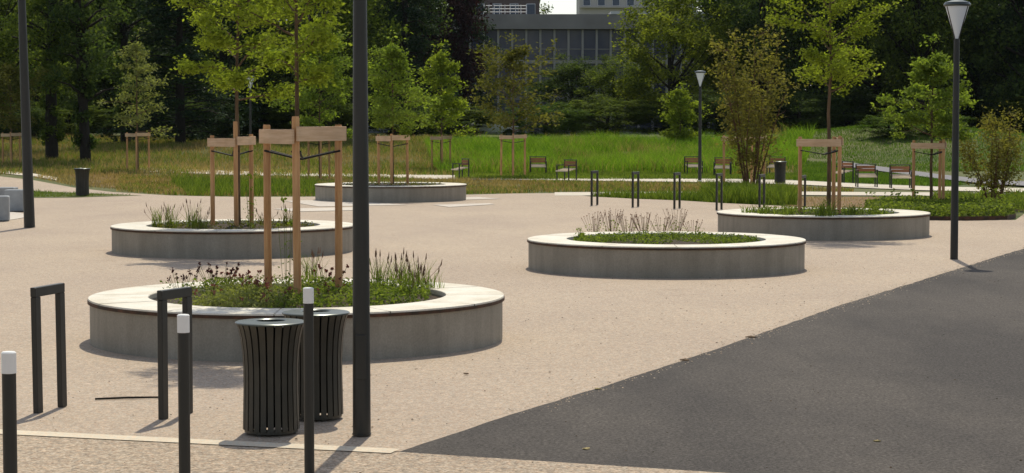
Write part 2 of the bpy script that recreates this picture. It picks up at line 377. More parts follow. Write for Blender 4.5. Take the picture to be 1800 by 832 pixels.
def young_tree(name, base, H, cb, rad, m, n_leaf, lsize, label, group, trunk_r=.035, shape='oval', nb=16, seed=1, spread=.16, lean=(0, 0), barkm='bark', rise=.8, forks=0):
    r = random.Random(seed); nr = np.random.default_rng(seed)
    root = empty(name, base, label, 'tree', group)
    b = MB(); tp = [Vector((lean[0]*t*H+r.uniform(-.02, .02)*H*.15, lean[1]*t*H+r.uniform(-.02, .02)*H*.15, t*H*.93)) for t in np.linspace(0, 1, 9)]; tp[0] = Vector((0, 0, -.05))
    b.tube(tp, [trunk_r*(1-.82*t) for t in np.linspace(0, 1, 9)], 8)
    pts = []
    def trunk_at(z):
        t = min(max(z/(H*.93), 0), .999)*8; i = int(t); return tp[i].lerp(tp[i+1], t-i)
    for k in range(nb):
        t = (k+r.random()*.7)/nb; z = cb*.86+(H-cb)*.88*t
        if shape == 'oval': pr = math.sin(math.pi*min(1, .22+.78*t))**.7
        elif shape == 'cone': pr = (1-t)**.7+.08
        elif shape == 'vase': pr = .55+.6*t if t < .7 else .97-(t-.7)*1.6
        else: pr = .8
        L = rad*pr*r.uniform(.5, 1.35)*1.1; a = k*2.4+r.uniform(-.5, .5)
        up = rise*(.55+.9*t)*r.uniform(.6, 1.3)
        p0 = trunk_at(z); br = limb_path(p0, (math.cos(a), math.sin(a), up), L*math.hypot(1, up)*.85, 6, .13, -.02, r)
        rr = trunk_r*(.42-.22*t)
        b.tube(br, [rr*(1-.8*i/6) for i in range(7)], 5, False)
        for i in range(2, 7):
            pts.append(br[i])
            for q in range(2):
                a2 = a+r.uniform(-1.5, 1.5); s_ = limb_path(br[i], (math.cos(a2), math.sin(a2), r.uniform(-.3, .7)), L*.36*r.uniform(.5, 1.2), 3, .2, -.03, r)
                b.tube(s_, [rr*.3, rr*.25, rr*.15, rr*.08], 3, False); pts += [s_[2], s_[3]]
    for q in range(6): pts.append(tp[8]+Vector((r.uniform(-.1, .1), r.uniform(-.1, .1), r.uniform(-.2, .25)))*rad)
    b.build('trunk', M[barkm], root)
    P0 = np.array([tuple(p) for p in pts]); wts = nr.uniform(.05, 1, len(P0))**2.4; wts /= wts.sum()
    idx = nr.choice(len(P0), n_leaf, p=wts)
    P = P0[idx]+nr.normal(size=(n_leaf, 3))*np.array([spread, spread, spread*.6])
    Vv, F = leaves(P, lsize, .25, .5, nr); np_mesh('crown', Vv, F, m, root); return root

def big_mesh(kind, seed):
    """crown points and trunk of a full-grown tree, unit: metres, about 14 m tall"""
    r = random.Random(seed); nr = np.random.default_rng(seed); b = MB(); C = []
    if kind in ('broad', 'low'):
        H = 14; cb = 2.6 if kind == 'broad' else .6; rad = 4.6
        tp = limb_path((0, 0, -.3), (0, 0, 1), H*.8, 7, .06, .03, r); b.tube(tp, [.34*(1-.11*i) for i in range(8)], 9)
        n = 120
        for k in range(n):
            u = nr.normal(size=3); u /= np.linalg.norm(u); q = nr.uniform(.45, 1)**.5
            lump = 1+.22*math.sin(u[0]*5+seed)+.18*math.sin(u[1]*6+u[2]*4+seed*2)
            zc = (H+cb)/2; c = np.array([u[0]*rad*q*lump, u[1]*rad*q*lump, zc+u[2]*(H-cb)/2*q*min(lump, 1.15)])
            if kind == 'low' and c[2] < 4: c[0] *= 1.15
            if c[2] < .35: c[2] = .35+r.random()*.5
            C.append((c, nr.uniform(.55, 1.15)))
            if k % 5 == 0:
                st = tp[min(7, max(1, int(c[2]/H*6)))]
                mid = (Vector(c)+st)/2+Vector((0, 0, -.3)); b.tube([st, mid, Vector(c)], [.12, .07, .02], 5, False)
        per, ls, fl = (215 if kind == 'low' else 150), .27, .5
    elif kind == 'ivy':
        H = 15; tp = limb_path((0, 0, -.3), (0, 0, 1), H*.85, 8, .03, .05, r); b.tube(tp, [.40*(1-.08*i) for i in range(9)], 10)
        for k in range(46):
            t = r.random()**1.3; p = tp[min(8, int(t*8))]; a = r.uniform(0, 6.28)
            C.append((np.array([p[0]+.42*math.cos(a), p[1]+.42*math.sin(a), .9+t*11]), .32))
        for k in range(60):
            a = r.uniform(0, 6.28); z = 3.2+r.random()*11; L = r.uniform(.6, 3.3)
            c = np.array([L*math.cos(a), L*math.sin(a), z+L*.1]); C.append((c, nr.uniform(.45, .85)))
            st = Vector((0, 0, z-.5)); b.tube([st, (st+Vector(c))/2+Vector((0, 0, .2)), Vector(c)], [.09, .06, .02], 4, False)
        per, ls, fl = 115, .24, .5
    else:
        H = 17; b.tube([(0, 0, -.3), (0, 0, H*.5), (.1, 0, H*.98)], [.36, .22, .03], 9)
        for k in range(52):
            z = .9+(H-1.2)*(k/52); L = 4.3*(1-(z/H))**.75+.3
            for q in range(3):
                a = r.uniform(0, 6.28); LL = L*r.uniform(.7, 1.15)
                e_ = Vector((LL*math.cos(a), LL*math.sin(a), z-.12*LL)); b.tube([(0, 0, z), (e_[0]*.5, e_[1]*.5, z+.08*LL), e_], [.05, .035, .01], 4, False)
                for t in (.45, .72, .98): C.append((np.array([e_[0]*t, e_[1]*t, z-.1*LL*t*t]), .36+.12*(1-t)))
        per, ls, fl = 42, .26, .6
    P = np.concatenate([c+nr.normal(size=(per, 3))*s_*np.array([.62, .62, .42]) for c, s_ in C])
    P[:, 2] = np.maximum(P[:, 2], .08)
    Vv, F = leaves(P, ls, fl, .6, nr); return b, Vv, F
protos = {}
for kind, seeds in (('broad', (3, 4, 5)), ('low', (11, 12, 13)), ('ivy', (21, 22)), ('conifer', (31, 32))):
    for k, sdd in enumerate(seeds): protos[kind, k] = [big_mesh(kind, sdd), None, None]
def big_tree(kind, var, px, Y, H, wid, m, label, rz=0, name=None, cat='tree', group='mature trees closing the park', barkm='bark_dark', dz=0):
    pr = protos[kind, var]; x = X(px, Y); z = float(th(x, Y))+dz
    root = empty(name or ('conifer' if kind == 'conifer' else 'mature_tree'), (x, Y, z), label, cat, group, rz)
    base = {'broad': 14, 'low': 14, 'ivy': 15, 'conifer': 17}[kind]; br = {'broad': 4.6, 'low': 4.6, 'ivy': 3.3, 'conifer': 4.3}[kind]
    if pr[1] is None:
        t = pr[0][0].build('trunk', M[barkm], root); c = np_mesh('crown', pr[0][1], pr[0][2], m, root); pr[1], pr[2] = t, c
    else:
        t = pr[1].copy(); c = pr[2].copy(); col.objects.link(t); col.objects.link(c); t.parent = c.parent = root
    t.name, c.name = 'trunk', 'crown'
    c.material_slots[0].link = 'OBJECT'; c.material_slots[0].material = m
    root.scale = (wid/br, wid/br, H/base); return root

# ---------------------------------------------------------------- planters
def planter(cx, Y, D, label, soil=.05):
    r1 = D/2; r0 = r1-.64; h = .485
    root = empty('round_planter', (cx, Y, .02), label, 'planter', 'round concrete planters on the plaza')
    b = MB(); b.lathe([(r1-.012, 0), (r1-.012, h-.052)], n=128); b.lathe([(r0, h-.052), (r0, .1)], n=96); b.build('wall', M['concrete'], root)
    b = MB(); b.lathe([(r1-.012, h-.052), (r1+.012, h-.052), (r1+.012, h-.022), (r1-.001, h-.021)], n=128); b.build('edge_strip', M['corten'], root)
    b = MB(); b.lathe([(r1-.014, h-.012), (r0+.012, h-.012)], n=96)
    for k in range(12):
        dz = random.uniform(-.0015, .0015); b.lathe([(r1-.001, h-.021), (r1+.006, h-.016+dz), (r1+.002, h+dz), (r0+.006, h+.001+dz), (r0, h-.006), (r0, h-.052)], n=12, a0=2*math.pi*k/12+.003, a1=2*math.pi*(k+1)/12-.003)
    b.build('coping', M['coping'], root)
    b = MB(); n = 96; rings = [r0-.003, r0*.75, r0*.5, r0*.25]; v = []; f = []
    for k, rr in enumerate(rings):
        for j in range(n): t = 2*math.pi*j/n; v.append((rr*math.cos(t), rr*math.sin(t), h-soil-.02+.02*k+.012*math.sin(5*t+k)*(k > 0)))
    v.append((0, 0, h-soil+.05))
    for k in range(3):
        for j in range(n): q = (j+1) % n; f.append((k*n+j, k*n+q, k*n+n+q, k*n+n+j))
    for j in range(n): f.append((3*n+j, 3*n+(j+1) % n, 4*n))
    b.add(v, f, True); b.build('soil', M['soil'], root)
    return (cx, Y, .02+h-soil, r0)
PN = planter(X(523, 22.3), 22.3, 4.55, 'nearest round concrete planter, full of flowers, right behind the two slatted bins')
PL = planter(X(410, 37.7), 37.7, 4.5, 'round concrete planter with wispy grasses, directly behind the nearest flower planter')
PC = planter(X(1171, 33.2), 33.2, 4.55, 'round concrete planter without any tree, dry reddish stems over green cover')
PF = planter(X(687, 63), 63, 4.72, 'farthest round concrete planter, at the edge of the grass beyond the tall near pole')
PR = planter(X(1447, 43.2), 43.2, 4.5, 'round concrete planter on the right with a yellow-green tree, left of the lamp')

# ---------------------------------------------------------------- stakes
def stakes(x, y, z, hs, Rr, rot, label, w_=.042, plank=True, ph=.16, ptop=.13):
    root = empty('tree_stake_frame', (x, y, z), label, 'tree stakes', 'timber stake frames round the young trees', rot)
    A = [-math.pi/2, R(150), R(30)]; P = [(Rr*math.cos(a), Rr*math.sin(a)) for a in A]
    for (sx, sy), h in zip(P, hs):
        b = MB(); tx, ty = random.uniform(-.012, .012), random.uniform(-.012, .012)
        b.tube([(sx-tx, sy-ty, -.1), (sx, sy, h*.5), (sx+tx*.5, sy, h-.02), (sx+tx*.5, sy, h)], [w_*1.03, w_, w_*.97, w_*.85], 12); b.build('stake', M['stake'], root)
    hm = min(hs)
    for a_, b_ in ((0, 1), (0, 2)):
        p, q = Vector(P[a_]), Vector(P[b_]); mid = (p+q)/2; d = q-p; out = Vector((mid.x, mid.y)).normalized()*(w_+.016)
        ang = math.atan2(d.y, d.x); b = MB(); b.bbox((mid.x+out.x, mid.y+out.y, hm-ptop+(0 if b_ == 1 else .03)), (d.length+.12, .028, ph), ang, .004); b.build('plank', M['plank'], root)
    zz = hm-.36; b = MB()
    for (sx, sy) in P:
        L = Vector((sx, sy, zz+.07))
        for off in (-.028, .028):
            n_ = Vector((-sy, sx, 0)).normalized()*off
            b.tube([L+n_*1.6, L*.5+n_+Vector((0, 0, .5*zz-.01)), Vector((n_.x, n_.y, zz-.02))], .012, 5)
    b.build('strap', M['strap'], root)
    return root
stakes(PN[0]+.03, 22.35, PN[2], (2.02, 1.93, 1.93), .46, 0, 'timber stakes and planks round the tree in the nearest flower planter')
stakes(X(410, 37.7), 37.7, PL[2], (1.98, 1.72, 1.74), .42, .25, 'timber stakes round the tree in the planter behind the nearest one')
stakes(X(690, 63), 63, PF[2], (1.62, 1.60, 1.60), .52, 0, 'timber stakes round the drooping tree in the farthest planter')
stakes(X(1449, 43.2), 43.2, PR[2], (1.68, 1.66, 1.66), .52, .5, 'timber stakes round the yellow-green tree in the right-hand planter')
bx = G(1638, 372); stakes(bx[0], bx[1], .02, (1.95, 1.92, 1.9), .5, .42, 'timber stakes in the low planting bed just left of the lamp')
def gstake(px, py, h, Rr, rot, label):
    p = GT(px, py); return p, stakes(p[0], p[1], float(th(*p)), (h, h-.03, h-.02), Rr, rot, label, .045)
g1, _ = gstake(242, 303, 1.95, .6, .1, 'timber stakes in dry grass at the far left, right of the dark bin')
g2, _ = gstake(776, 300, 1.75, .52, .1, 'faint timber stakes behind the wooden chair next to the farthest planter')
g3_, _ = gstake(902, 313, 1.95, .6, .0, 'timber stakes in tall grass left of the first pair of wooden chairs')
g4, _ = gstake(1312, 335, 2.0, .85, .1, 'timber stakes half hidden inside the tall reddish shrub')
g5, _ = gstake(20, 290, 1.7, .5, .2, 'timber stakes at the left edge of the photo behind the dark mast')
g6, _ = gstake(562, 318, 1.9, .5, .2, 'timber stakes in grass left of the farthest planter, behind the near stakes')

# ---------------------------------------------------------------- young trees
YG = 'young staked trees'
young_tree('young_tree', (PN[0]-.02, 22.42, PN[2]), 6.3, 2.75, .80, M['lf_yellow'], 11500, .065, 'young airy tree rising from the nearest flower planter', YG, .036, 'oval', 26, 2, .085)
young_tree('young_tree', (X(418, 37.7), 37.75, PL[2]), 6.4, 2.7, 1.05, M['lf_yellow'], 13000, .08, 'young yellow-green tree in the planter behind the nearest one', YG, .05, 'oval', 26, 3, .10)
young_tree('young_tree', (X(690, 63), 63.1, PF[2]), 4.9, 1.9, 1.1, M['lf_fresh'], 7000, .11, 'drooping mid green tree in the farthest planter', YG, .05, 'oval', 24, 4, .13, rise=.25)
young_tree('young_tree', (X(1458, 43.2), 43.3, PR[2]), 6.2, 3.0, 1.35, M['lf_yellow'], 9000, .085, 'yellow-green forked tree in the right-hand planter', YG, .05, 'vase', 20, 5, .11, rise=1.0)
young_tree('young_tree', (bx[0], bx[1]+.1, 0), 4.75, 2.3, 1.3, M['lf_fresh'], 8500, .11, 'light green pointed tree in the low bed left of the lamp', YG, .05, 'cone', 24, 6, .10, rise=.4)
def gtree(p, H, cb, rad, m, n, ls, label, seed, shape='oval', **k):
    return young_tree('young_tree', (p[0], p[1]+.05, float(th(*p))), H, cb, rad, m, n, ls, label, YG, .055, shape, 24, seed, **k)
gtree(g1, 7.0, 2.2, 1.6, M['lf_pale'], 2600, .17, 'thin half-bare tree with pale leaves in the dry grass at the far left', 7, 'cone', rise=.3)
gtree(g2, 6.4, 1.9, 1.3, M['lf_yellow'], 5000, .17, 'light green tree right behind the farthest planter tree', 8, 'cone', rise=.7)
gtree(g3_, 6.2, 2.3, 1.8, M['lf_olive'], 4200, .17, 'olive tree in front of the grey building, left of the wooden chairs', 9)
gtree(g5, 5.5, 2.0, 1.4, M['lf_olive'], 5000, .15, 'small olive tree at the left edge behind the dark mast', 10)
gtree(g6, 6.6, 2.2, 1.5, M['lf_fresh'], 8000, .15, 'green tree between the near stakes and the tall near pole, on the grass', 12)
p = GT(1196, 262); young_tree('young_tree', (p[0], p[1], float(th(*p))), 3.9, .4, 1.0, M['lf_yellow'], 5500, .18, 'small light green egg-shaped tree left of the far lamp', None, .05, 'oval', 26, 13, .16)
# multi-stem shrubs
def shrub(px, py, H, rad, m, n, ls, label, seed, stems=9, base=None):
    p = base or GT(px, py); z = float(th(*p)) if base is None else .02
    r = random.Random(seed); nr = np.random.default_rng(seed)
    root = empty('multi_stem_shrub', (p[0], p[1], z), label, 'shrub', 'tall multi-stem shrubs'); b = MB(); pts = []
    for k in range(stems):
        a = 2*math.pi*k/stems+r.uniform(-.4, .4); o = rad*r.uniform(.2, 1.25)
        L = H*(1.08-.42*min(1, o/rad))*r.uniform(.85, 1.05); st = limb_path((.12*math.cos(a), .12*math.sin(a), -.05), (o*math.cos(a), o*math.sin(a), H*.85), L, 8, .07, .02, r)
        b.tube(st, [.03*(1-.1*i) for i in range(9)], 6, False)
        for i in range(2, 9):
            for q in range(3):
                a2 = r.uniform(0, 6.28); s_ = limb_path(st[i], (math.cos(a2), math.sin(a2), r.uniform(.1, .9)), rad*.38*r.uniform(.5, 1.2), 3, .2, 0, r)
                b.tube(s_, [.008, .006, .004, .002], 3, False); pts += s_[1:]
                
    b.build('stem', M['bark_red'], root)
    P0 = np.array([tuple(q) for q in pts]); wts = nr.uniform(.1, 1, len(P0))**2*np.clip(P0[:, 2]/H*1.8, .2, 1); wts /= wts.sum()
    P = P0[nr.choice(len(P0), n, p=wts)]+nr.normal(size=(n, 3))*.13
    Vv, F = leaves(P, ls, .2, .5, nr); np_mesh('foliage', Vv, F, m, root); return root
shrub(1318, 345, 5.6, 1.5, M['lf_rust'], 5800, .13, 'tall reddish-olive shrub with many stems behind the row of slim hoops', 21, 13)
sb = G(1748, 369); shrub(0, 0, 2.7, 1.0, M['lf_rust'], 5000, .09, 'twiggy olive shrub at the right edge, in the low planting bed', 22, 9, base=sb)

# ---------------------------------------------------------------- mature trees
BT = [
 ('broad', 0, -20, 120, 15, 4.2, 'lf_wood', 'mid green mature tree cut by the left edge of the photo'),
 ('ivy', 0, 92, 110, 16, 3.0, 'lf_wood', 'ivy-clad mature trunk right of the dark mast at left'),
 ('ivy', 1, 151, 108, 16, 2.6, 'lf_dark', 'dark straight mature trunk behind the small dark bin at left'),
 ('ivy', 0, 222, 128, 17, 3.0, 'lf_dark', 'dark mature tree behind the half-bare staked tree at left'),
 ('conifer', 0, 318, 125, 13, 4.2, 'lf_conifer', 'dark conifer with drooping branches, left of the second planter tree'),
 ('broad', 1, 60, 150, 16, 5.5, 'lf_wood', 'far mature tree filling the gap between mast and ivy trunk'),
 ('low', 1, 190, 152, 17, 5.5, 'lf_dark', 'broad dark tree deep behind the two trunks at left'),
 ('low', 0, 395, 150, 16, 5.2, 'lf_dark', 'broad dark tree behind the second planter tree'),
 ('conifer', 1, 470, 140, 17, 4.6, 'lf_conifer', 'dark conifer left of the nearest planter tree'),
 ('broad', 2, 560, 135, 15, 4.8, 'lf_wood', 'mid green mature tree right behind the nearest planter tree'),
 ('low', 2, 640, 160, 17, 5.0, 'lf_dark', 'broad dark tree directly behind the tall near pole'),
 ('conifer', 0, 712, 150, 19, 4.0, 'lf_conifer', 'tall dark conifer right of the tall near pole'),
 ('low', 0, 775, 165, 18, 3.6, 'lf_purple', 'tall purple-black tree left of the grey building'),
 ('conifer', 1, 815, 172, 19, 3.6, 'lf_conifer', 'black-green conifer touching the left end of the grey building'),
 ('low', 0, 1178, 148, 11.0, 4.0, 'lf_broad', 'wide olive rounded tree in front of the right half of the grey building'),
 ('low', 2, 1008, 158, 6.3, 3.0, 'lf_dark', 'low dark tree below the windows of the grey building'),
 ('broad', 2, 1085, 154, 6.3, 2.6, 'lf_wood', 'smaller green tree between the dark low tree and the wide olive tree'),
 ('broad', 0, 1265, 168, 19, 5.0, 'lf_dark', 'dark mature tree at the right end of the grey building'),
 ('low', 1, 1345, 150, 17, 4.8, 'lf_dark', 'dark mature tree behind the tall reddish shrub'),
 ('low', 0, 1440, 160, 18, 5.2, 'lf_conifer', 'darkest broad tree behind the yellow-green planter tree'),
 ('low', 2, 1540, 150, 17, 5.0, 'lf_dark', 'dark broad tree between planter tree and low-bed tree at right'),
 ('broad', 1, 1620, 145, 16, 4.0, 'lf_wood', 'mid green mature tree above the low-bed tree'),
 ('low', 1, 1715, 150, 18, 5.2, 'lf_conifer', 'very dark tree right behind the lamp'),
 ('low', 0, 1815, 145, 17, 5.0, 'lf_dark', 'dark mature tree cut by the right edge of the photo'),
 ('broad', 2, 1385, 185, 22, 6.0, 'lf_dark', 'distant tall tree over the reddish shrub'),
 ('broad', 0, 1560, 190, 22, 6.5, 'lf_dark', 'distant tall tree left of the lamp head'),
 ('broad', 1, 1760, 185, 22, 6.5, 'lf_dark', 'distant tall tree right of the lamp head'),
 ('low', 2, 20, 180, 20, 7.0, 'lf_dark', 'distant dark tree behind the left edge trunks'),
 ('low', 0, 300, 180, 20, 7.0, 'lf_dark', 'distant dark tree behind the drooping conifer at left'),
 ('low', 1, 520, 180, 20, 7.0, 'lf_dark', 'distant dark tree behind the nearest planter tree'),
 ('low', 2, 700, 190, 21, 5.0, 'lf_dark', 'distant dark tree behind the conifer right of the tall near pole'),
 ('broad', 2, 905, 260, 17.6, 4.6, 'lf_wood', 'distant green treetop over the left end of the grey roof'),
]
for k, (kd, v_, px, Y, H, wd_, mm, lb) in enumerate(BT): big_tree(kd, v_, px, Y, H, wd_, M[mm], lb, rz=k*1.7)
def far_wood(lab, px0, px1, Ya, Yb, H, n, m):
    Y = rng.uniform(Ya, Yb, n); px = rng.uniform(px0, px1, n); x = (px-900)/FPX*Y
    top = H*(.8+.12*np.sin(x*.31)+.1*np.sin(x*.83+Y*.2)); z = 1.2+rng.uniform(0, 1, n)*top
    Vv, F = leaves(np.stack([x, Y, z], 1), .75, .4, .7); tag(np_mesh('distant_wood', Vv, F, M[m]), lab, 'woodland', None, 'stuff')
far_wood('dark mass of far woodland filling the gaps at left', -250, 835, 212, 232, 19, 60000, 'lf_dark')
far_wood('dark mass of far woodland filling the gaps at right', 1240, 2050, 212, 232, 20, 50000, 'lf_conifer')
# understorey bushes at the wood's foot
US = [(20, 135, 2.6, 'lf_dark', 'low dark bush at the left edge of the wood'), (120, 140, 2.4, 'lf_wood', 'low bush between the two trunks at left'),
 (275, 138, 2.6, 'lf_dark', 'low dark bush right of the half-bare tree'), (365, 135, 2.8, 'lf_dark', 'low dark bush behind the left stakes of the second planter'),
 (455, 138, 2.8, 'lf_dark', 'low dark bush behind the nearest stake frame, left part'), (540, 136, 2.6, 'lf_wood', 'low green bush behind the nearest stake frame, right part'),
 (605, 140, 2.4, 'lf_dark', 'low dark bush touching the left side of the tall near pole'), (725, 142, 2.3, 'lf_dark', 'low dark bush right of the white car'),
 (790, 145, 2.2, 'lf_wood', 'low bush behind the faint stakes'), (960, 140, 2.6, 'lf_mid', 'rounded mid green bush at the foot of the grey building'),
 (1065, 143, 3.0, 'lf_wood', 'low bush under the left side of the wide olive tree'), (1180, 146, 3.0, 'lf_dark', 'low dark bush behind the egg-shaped tree'),
 (1260, 140, 3.0, 'lf_dark', 'low dark bush right of the far lamp'), (1400, 142, 3.2, 'lf_dark', 'low dark bush right of the reddish shrub'),
 (1490, 150, 3.4, 'lf_dark', 'low dark bush behind the right-hand planter stakes'), (1600, 155, 3.2, 'lf_dark', 'low dark bush behind the low-bed stakes'),
 (1730, 150, 3.4, 'lf_dark', 'low dark bush right of the lamp pole'), (1810, 142, 3.2, 'lf_wood', 'low green bush at the right edge of the photo')]
for k, (px, Y, h, mm, lb) in enumerate(US):
    o = big_tree('low', k % 3, px, Y, h, 2.6+.5*(k % 3), M[mm], lb, rz=k*2.1, name='bush', cat='bush', group='low bushes at the foot of the wood')
for px, py, h, wd_, lb in ((1560, 243, 1.6, 1.6, 'small round bush on top of the grassy mound, left one'), (1640, 238, 1.8, 1.9, 'small round bush on top of the grassy mound, right one')):
    p = GT(px, py); big_tree('low', 1, px, p[1], h, wd_, M['lf_mid'], lb, rz=px, name='bush', cat='bush', group='bushes on the mound', dz=-.1)

# ---------------------------------------------------------------- buildings
bY = 192.0; zb = 1.3
def zpix(py, Y): d = ray(900, py); return CAM_H+d[2]*Y/d[1]
root = empty('office_building', (X(1035, bY), bY, zb), 'long grey flat-roofed building with tall window bays behind the trees', 'building')
x0, x1 = X(770, bY)-X(1035, bY), X(1310, bY)-X(1035, bY); top = zpix(26, bY)-zb; fas = zpix(52, bY)-zb; sp0 = zpix(106, bY)-zb; sp1 = zpix(112, bY)-zb; sp2 = zpix(168, bY)-zb
b = MB(); b.box(((x0+x1)/2, 7.2, (fas-.02)/2), (x1-x0, 14, fas-.02)); b.build('wall', M['facade'], root)
b = MB(); b.box(((x0+x1)/2, 6.9, (fas+top)/2), (x1-x0+.8, 15.6, top-fas)); b.build('fascia', M['facade'], root)
b = MB(); b.box((X(1160, bY)-X(1035, bY), 6.9, top+.13), (9.5, 15.7, .26)); b.build('roof_edge', M['roofwhite'], root)
b = MB(); b.box(((x0+x1)/2, -.02, (sp0+sp1)/2), (x1-x0, .26, sp0-sp1)); b.build('spandrel', M['mullion'], root)
step = 24.6/FPX*bY; k = 0; xx = x0+.4
mu = []
while xx < x1-step:
    b = MB(); b.box((xx, -.15, (fas)/2), (.2, .5, fas)); b.build('mullion', M['mullion'], root)
    for za, zc in ((sp0, fas), (sp2, sp1), (.4, sp2-.4)):
        b = MB(); b.box((xx+step/2, .16, (za+zc)/2), (step-.2, .1, abs(zc-za)-.06)); g_ = b.build('window', M['glass'], root)
        b = MB(); b.box((xx+step/2, .08, za+.36*(zc-za)), (step-.21, .07, .07)); b.build('transom', M['mullion'], g_)
    xx += step
b = MB(); xr0, xr1 = X(850, bY)-X(1035, bY), X(925, bY)-X(1035, bY)
for q in range(3): b.tube([(xr0, 1, top+.3+q*.3), (xr1, 1, top+.3+q*.3)], .035, 5)
for q in range(9): b.tube([(xr0+(xr1-xr0)*q/8, 1, top), (xr0+(xr1-xr0)*q/8, 1, top+1)], .035, 5)
b.build('roof_railing', M['roofwhite'], root)
def block(px0, px1, Y, Htop, m, label, wcol, rows, name, zlow):
    x0, x1 = X(px0, Y), X(px1, Y); root = empty(name, ((x0+x1)/2, Y, 1.3), label, 'building'); W = x1-x0
    b = MB(); b.box((0, 8, Htop/2), (W, 16, Htop)); b.build('wall', m, root)
    b = MB(); b.box((0, 8, Htop+.2), (W+.5, 16.5, .4)); b.build('roof', M['roofwhite'], root)
    for i in range(wcol):
        for j in range(rows):
            cx = -W/2+W*(i+.5)/wcol; cz = Htop-1.6-2.85*j
            b = MB(); b.box((cx, -.06, cz), (W/wcol*.52, .14, 1.45)); f_ = b.build('window', M['roofwhite'], root)
            b = MB(); b.box((cx, -.12, cz), (W/wcol*.46, .12, 1.3)); b.build('pane', M['towerglass'], f_)
            
    for j in range(rows):
        b = MB(); b.box((0, -.5, Htop-2.6-2.85*j), (W*.98, 1.0, .16)); bal = b.build('balcony', m, root)
    return root
block(1018, 1222, 340, zpix(-14, 340)-1.3, M['tower'], 'pale tall apartment block with window rows seen above the grey roof', 8, 6, 'apartment_block', 0)
block(800, 948, 245, zpix(-6, 245)-1.3, M['brown'], 'brown building rising behind the left end of the grey roof', 5, 3, 'brick_building', 0)

# ---------------------------------------------------------------- cars far off, cabinet
def car(px, Y, rz, label):
    x = X(px, Y); root = empty('parked_car', (x, Y, float(th(x, Y))), label, 'car', 'white cars parked beyond the meadow', rz)
    pr = [(-2.05, .35), (-2.1, .75), (-1.75, .92), (-1.35, .98), (-.8, 1.4), (.7, 1.43), (1.45, 1.02), (2.0, .85), (2.1, .4)]
    b = MB(); n = len(pr); v = [(a, -.83, c) for a, c in pr]+[(a, .83, c) for a, c in pr]
    b.add(v, [tuple(range(n)), tuple(range(2*n-1, n-1, -1))]+[(i, i+n, (i+1) % n+n, (i+1) % n) for i in range(n)]); b.build('body', M['carwhite'], root)
    for s_ in (-1, 1):
        b = MB(); b.add([(-1.2, s_*.836, 1.0), (-.72, s_*.836, 1.34), (.62, s_*.836, 1.36), (1.2, s_*.836, 1.02)], [(0, 1, 2, 3)]); b.build('window', M['carglass'], root)
        for wx in (-1.3, 1.3):
            b = MB(); b.tube([(wx, s_*.70, .33), (wx, s_*.86, .33)], .32, 16); wv = b.build('wheel', M['strap'], root)
            b = MB(); b.tube([(wx, s_*.862, .33), (wx, s_*.875, .33)], .17, 12); b.build('rim', M['lid'], wv)
car(660, 148, .05, 'white parked car glimpsed just right of the tall near pole')
car(862, 150, .1, 'white parked car glimpsed behind the olive tree')
p = GT(1205, 256); root = empty('utility_cabinet', (p[0], p[1], float(th(*p))), 'small pale green utility cabinet in the meadow left of the far lamp', 'cabinet')
b = MB(); b.bbox((0, 0, .45), (.45, .35, .9), 0, .02); b.build('cabinet_body', M['boxgrey'], root)
b = MB(); b.bbox((0, 0, .935), (.52, .42, .06), 0, .01); b.build('cabinet_lid', M['white'], root)

# ---------------------------------------------------------------- street lamps
def lamp(x, y, z, H, r0, r1, label, lean=0):
    root = empty('street_lamp', (x, y, z), label, 'lamp', 'tapered charcoal lamp posts'); root.rotation_euler = (0, lean, 0)
    hs = H-.62; b = MB(); b.tube([(0, 0, 0), (0, 0, .5), (0, 0, 1.8), (0, 0, hs)], [r0, r0*.98, r0*.9, r1], 20); pole = b.build('pole', M['paint'], root)
    b = MB(); b.bbox((0, -r0*.985, .6), (.08, .012, .34), 0, .003); b.build('access_door', M['paint'], pole)
    b = MB(); b.lathe([(r0*1.06, .0), (r0*1.06, .012), (r0, .014)], n=24); b.build('base_plate', M['paint'], root)
    b = MB(); b.lathe([(.035, hs), (.20, H-.07), (.20, H-.055), (0.001, H-.055)], n=28); b.build('diffuser', M['diff'], root)
    b = MB(); b.lathe([(.001, H-.056), (.225, H-.056), (.238, H-.03), (.21, H+.015), (.10, H+.045), (.001, H+.05)], n=28); b.build('lamp_cap', M['lid'], root)
    b = MB()
    for a in (R(200), R(80), R(320)):
        b.tube([(.03*math.cos(a), .03*math.sin(a), hs-.03), (.2*math.cos(a), .2*math.sin(a), H-.06)], .012, 6)
    b.build('bracket', M['paint'], root)
    return root
q = G(636, 771); lamp(q[0], q[1], .03, 5.0, .069, .045, 'thick charcoal post standing close, right of the two slatted bins')
q = G(1677, 458); lamp(q[0], q[1], .02, 4.47, .068, .05, 'lamp with white cone head standing at the edge of the asphalt')
q = G(1230, 318); lamp(q[0], q[1], .0, 4.55, .075, .06, 'far lamp with white cone head beside the bright tall grass')
q = G(52, 402); lamp(q[0], q[1], .03, 7.2, .125, .075, 'thick dark mast at the left edge beside the grey blocks', R(-1.2))
q = (X(441, 100), 100); lamp(q[0], q[1], float(th(*q)), 4.6, .07, .05, 'tiny far lamp half hidden behind the second planter tree')

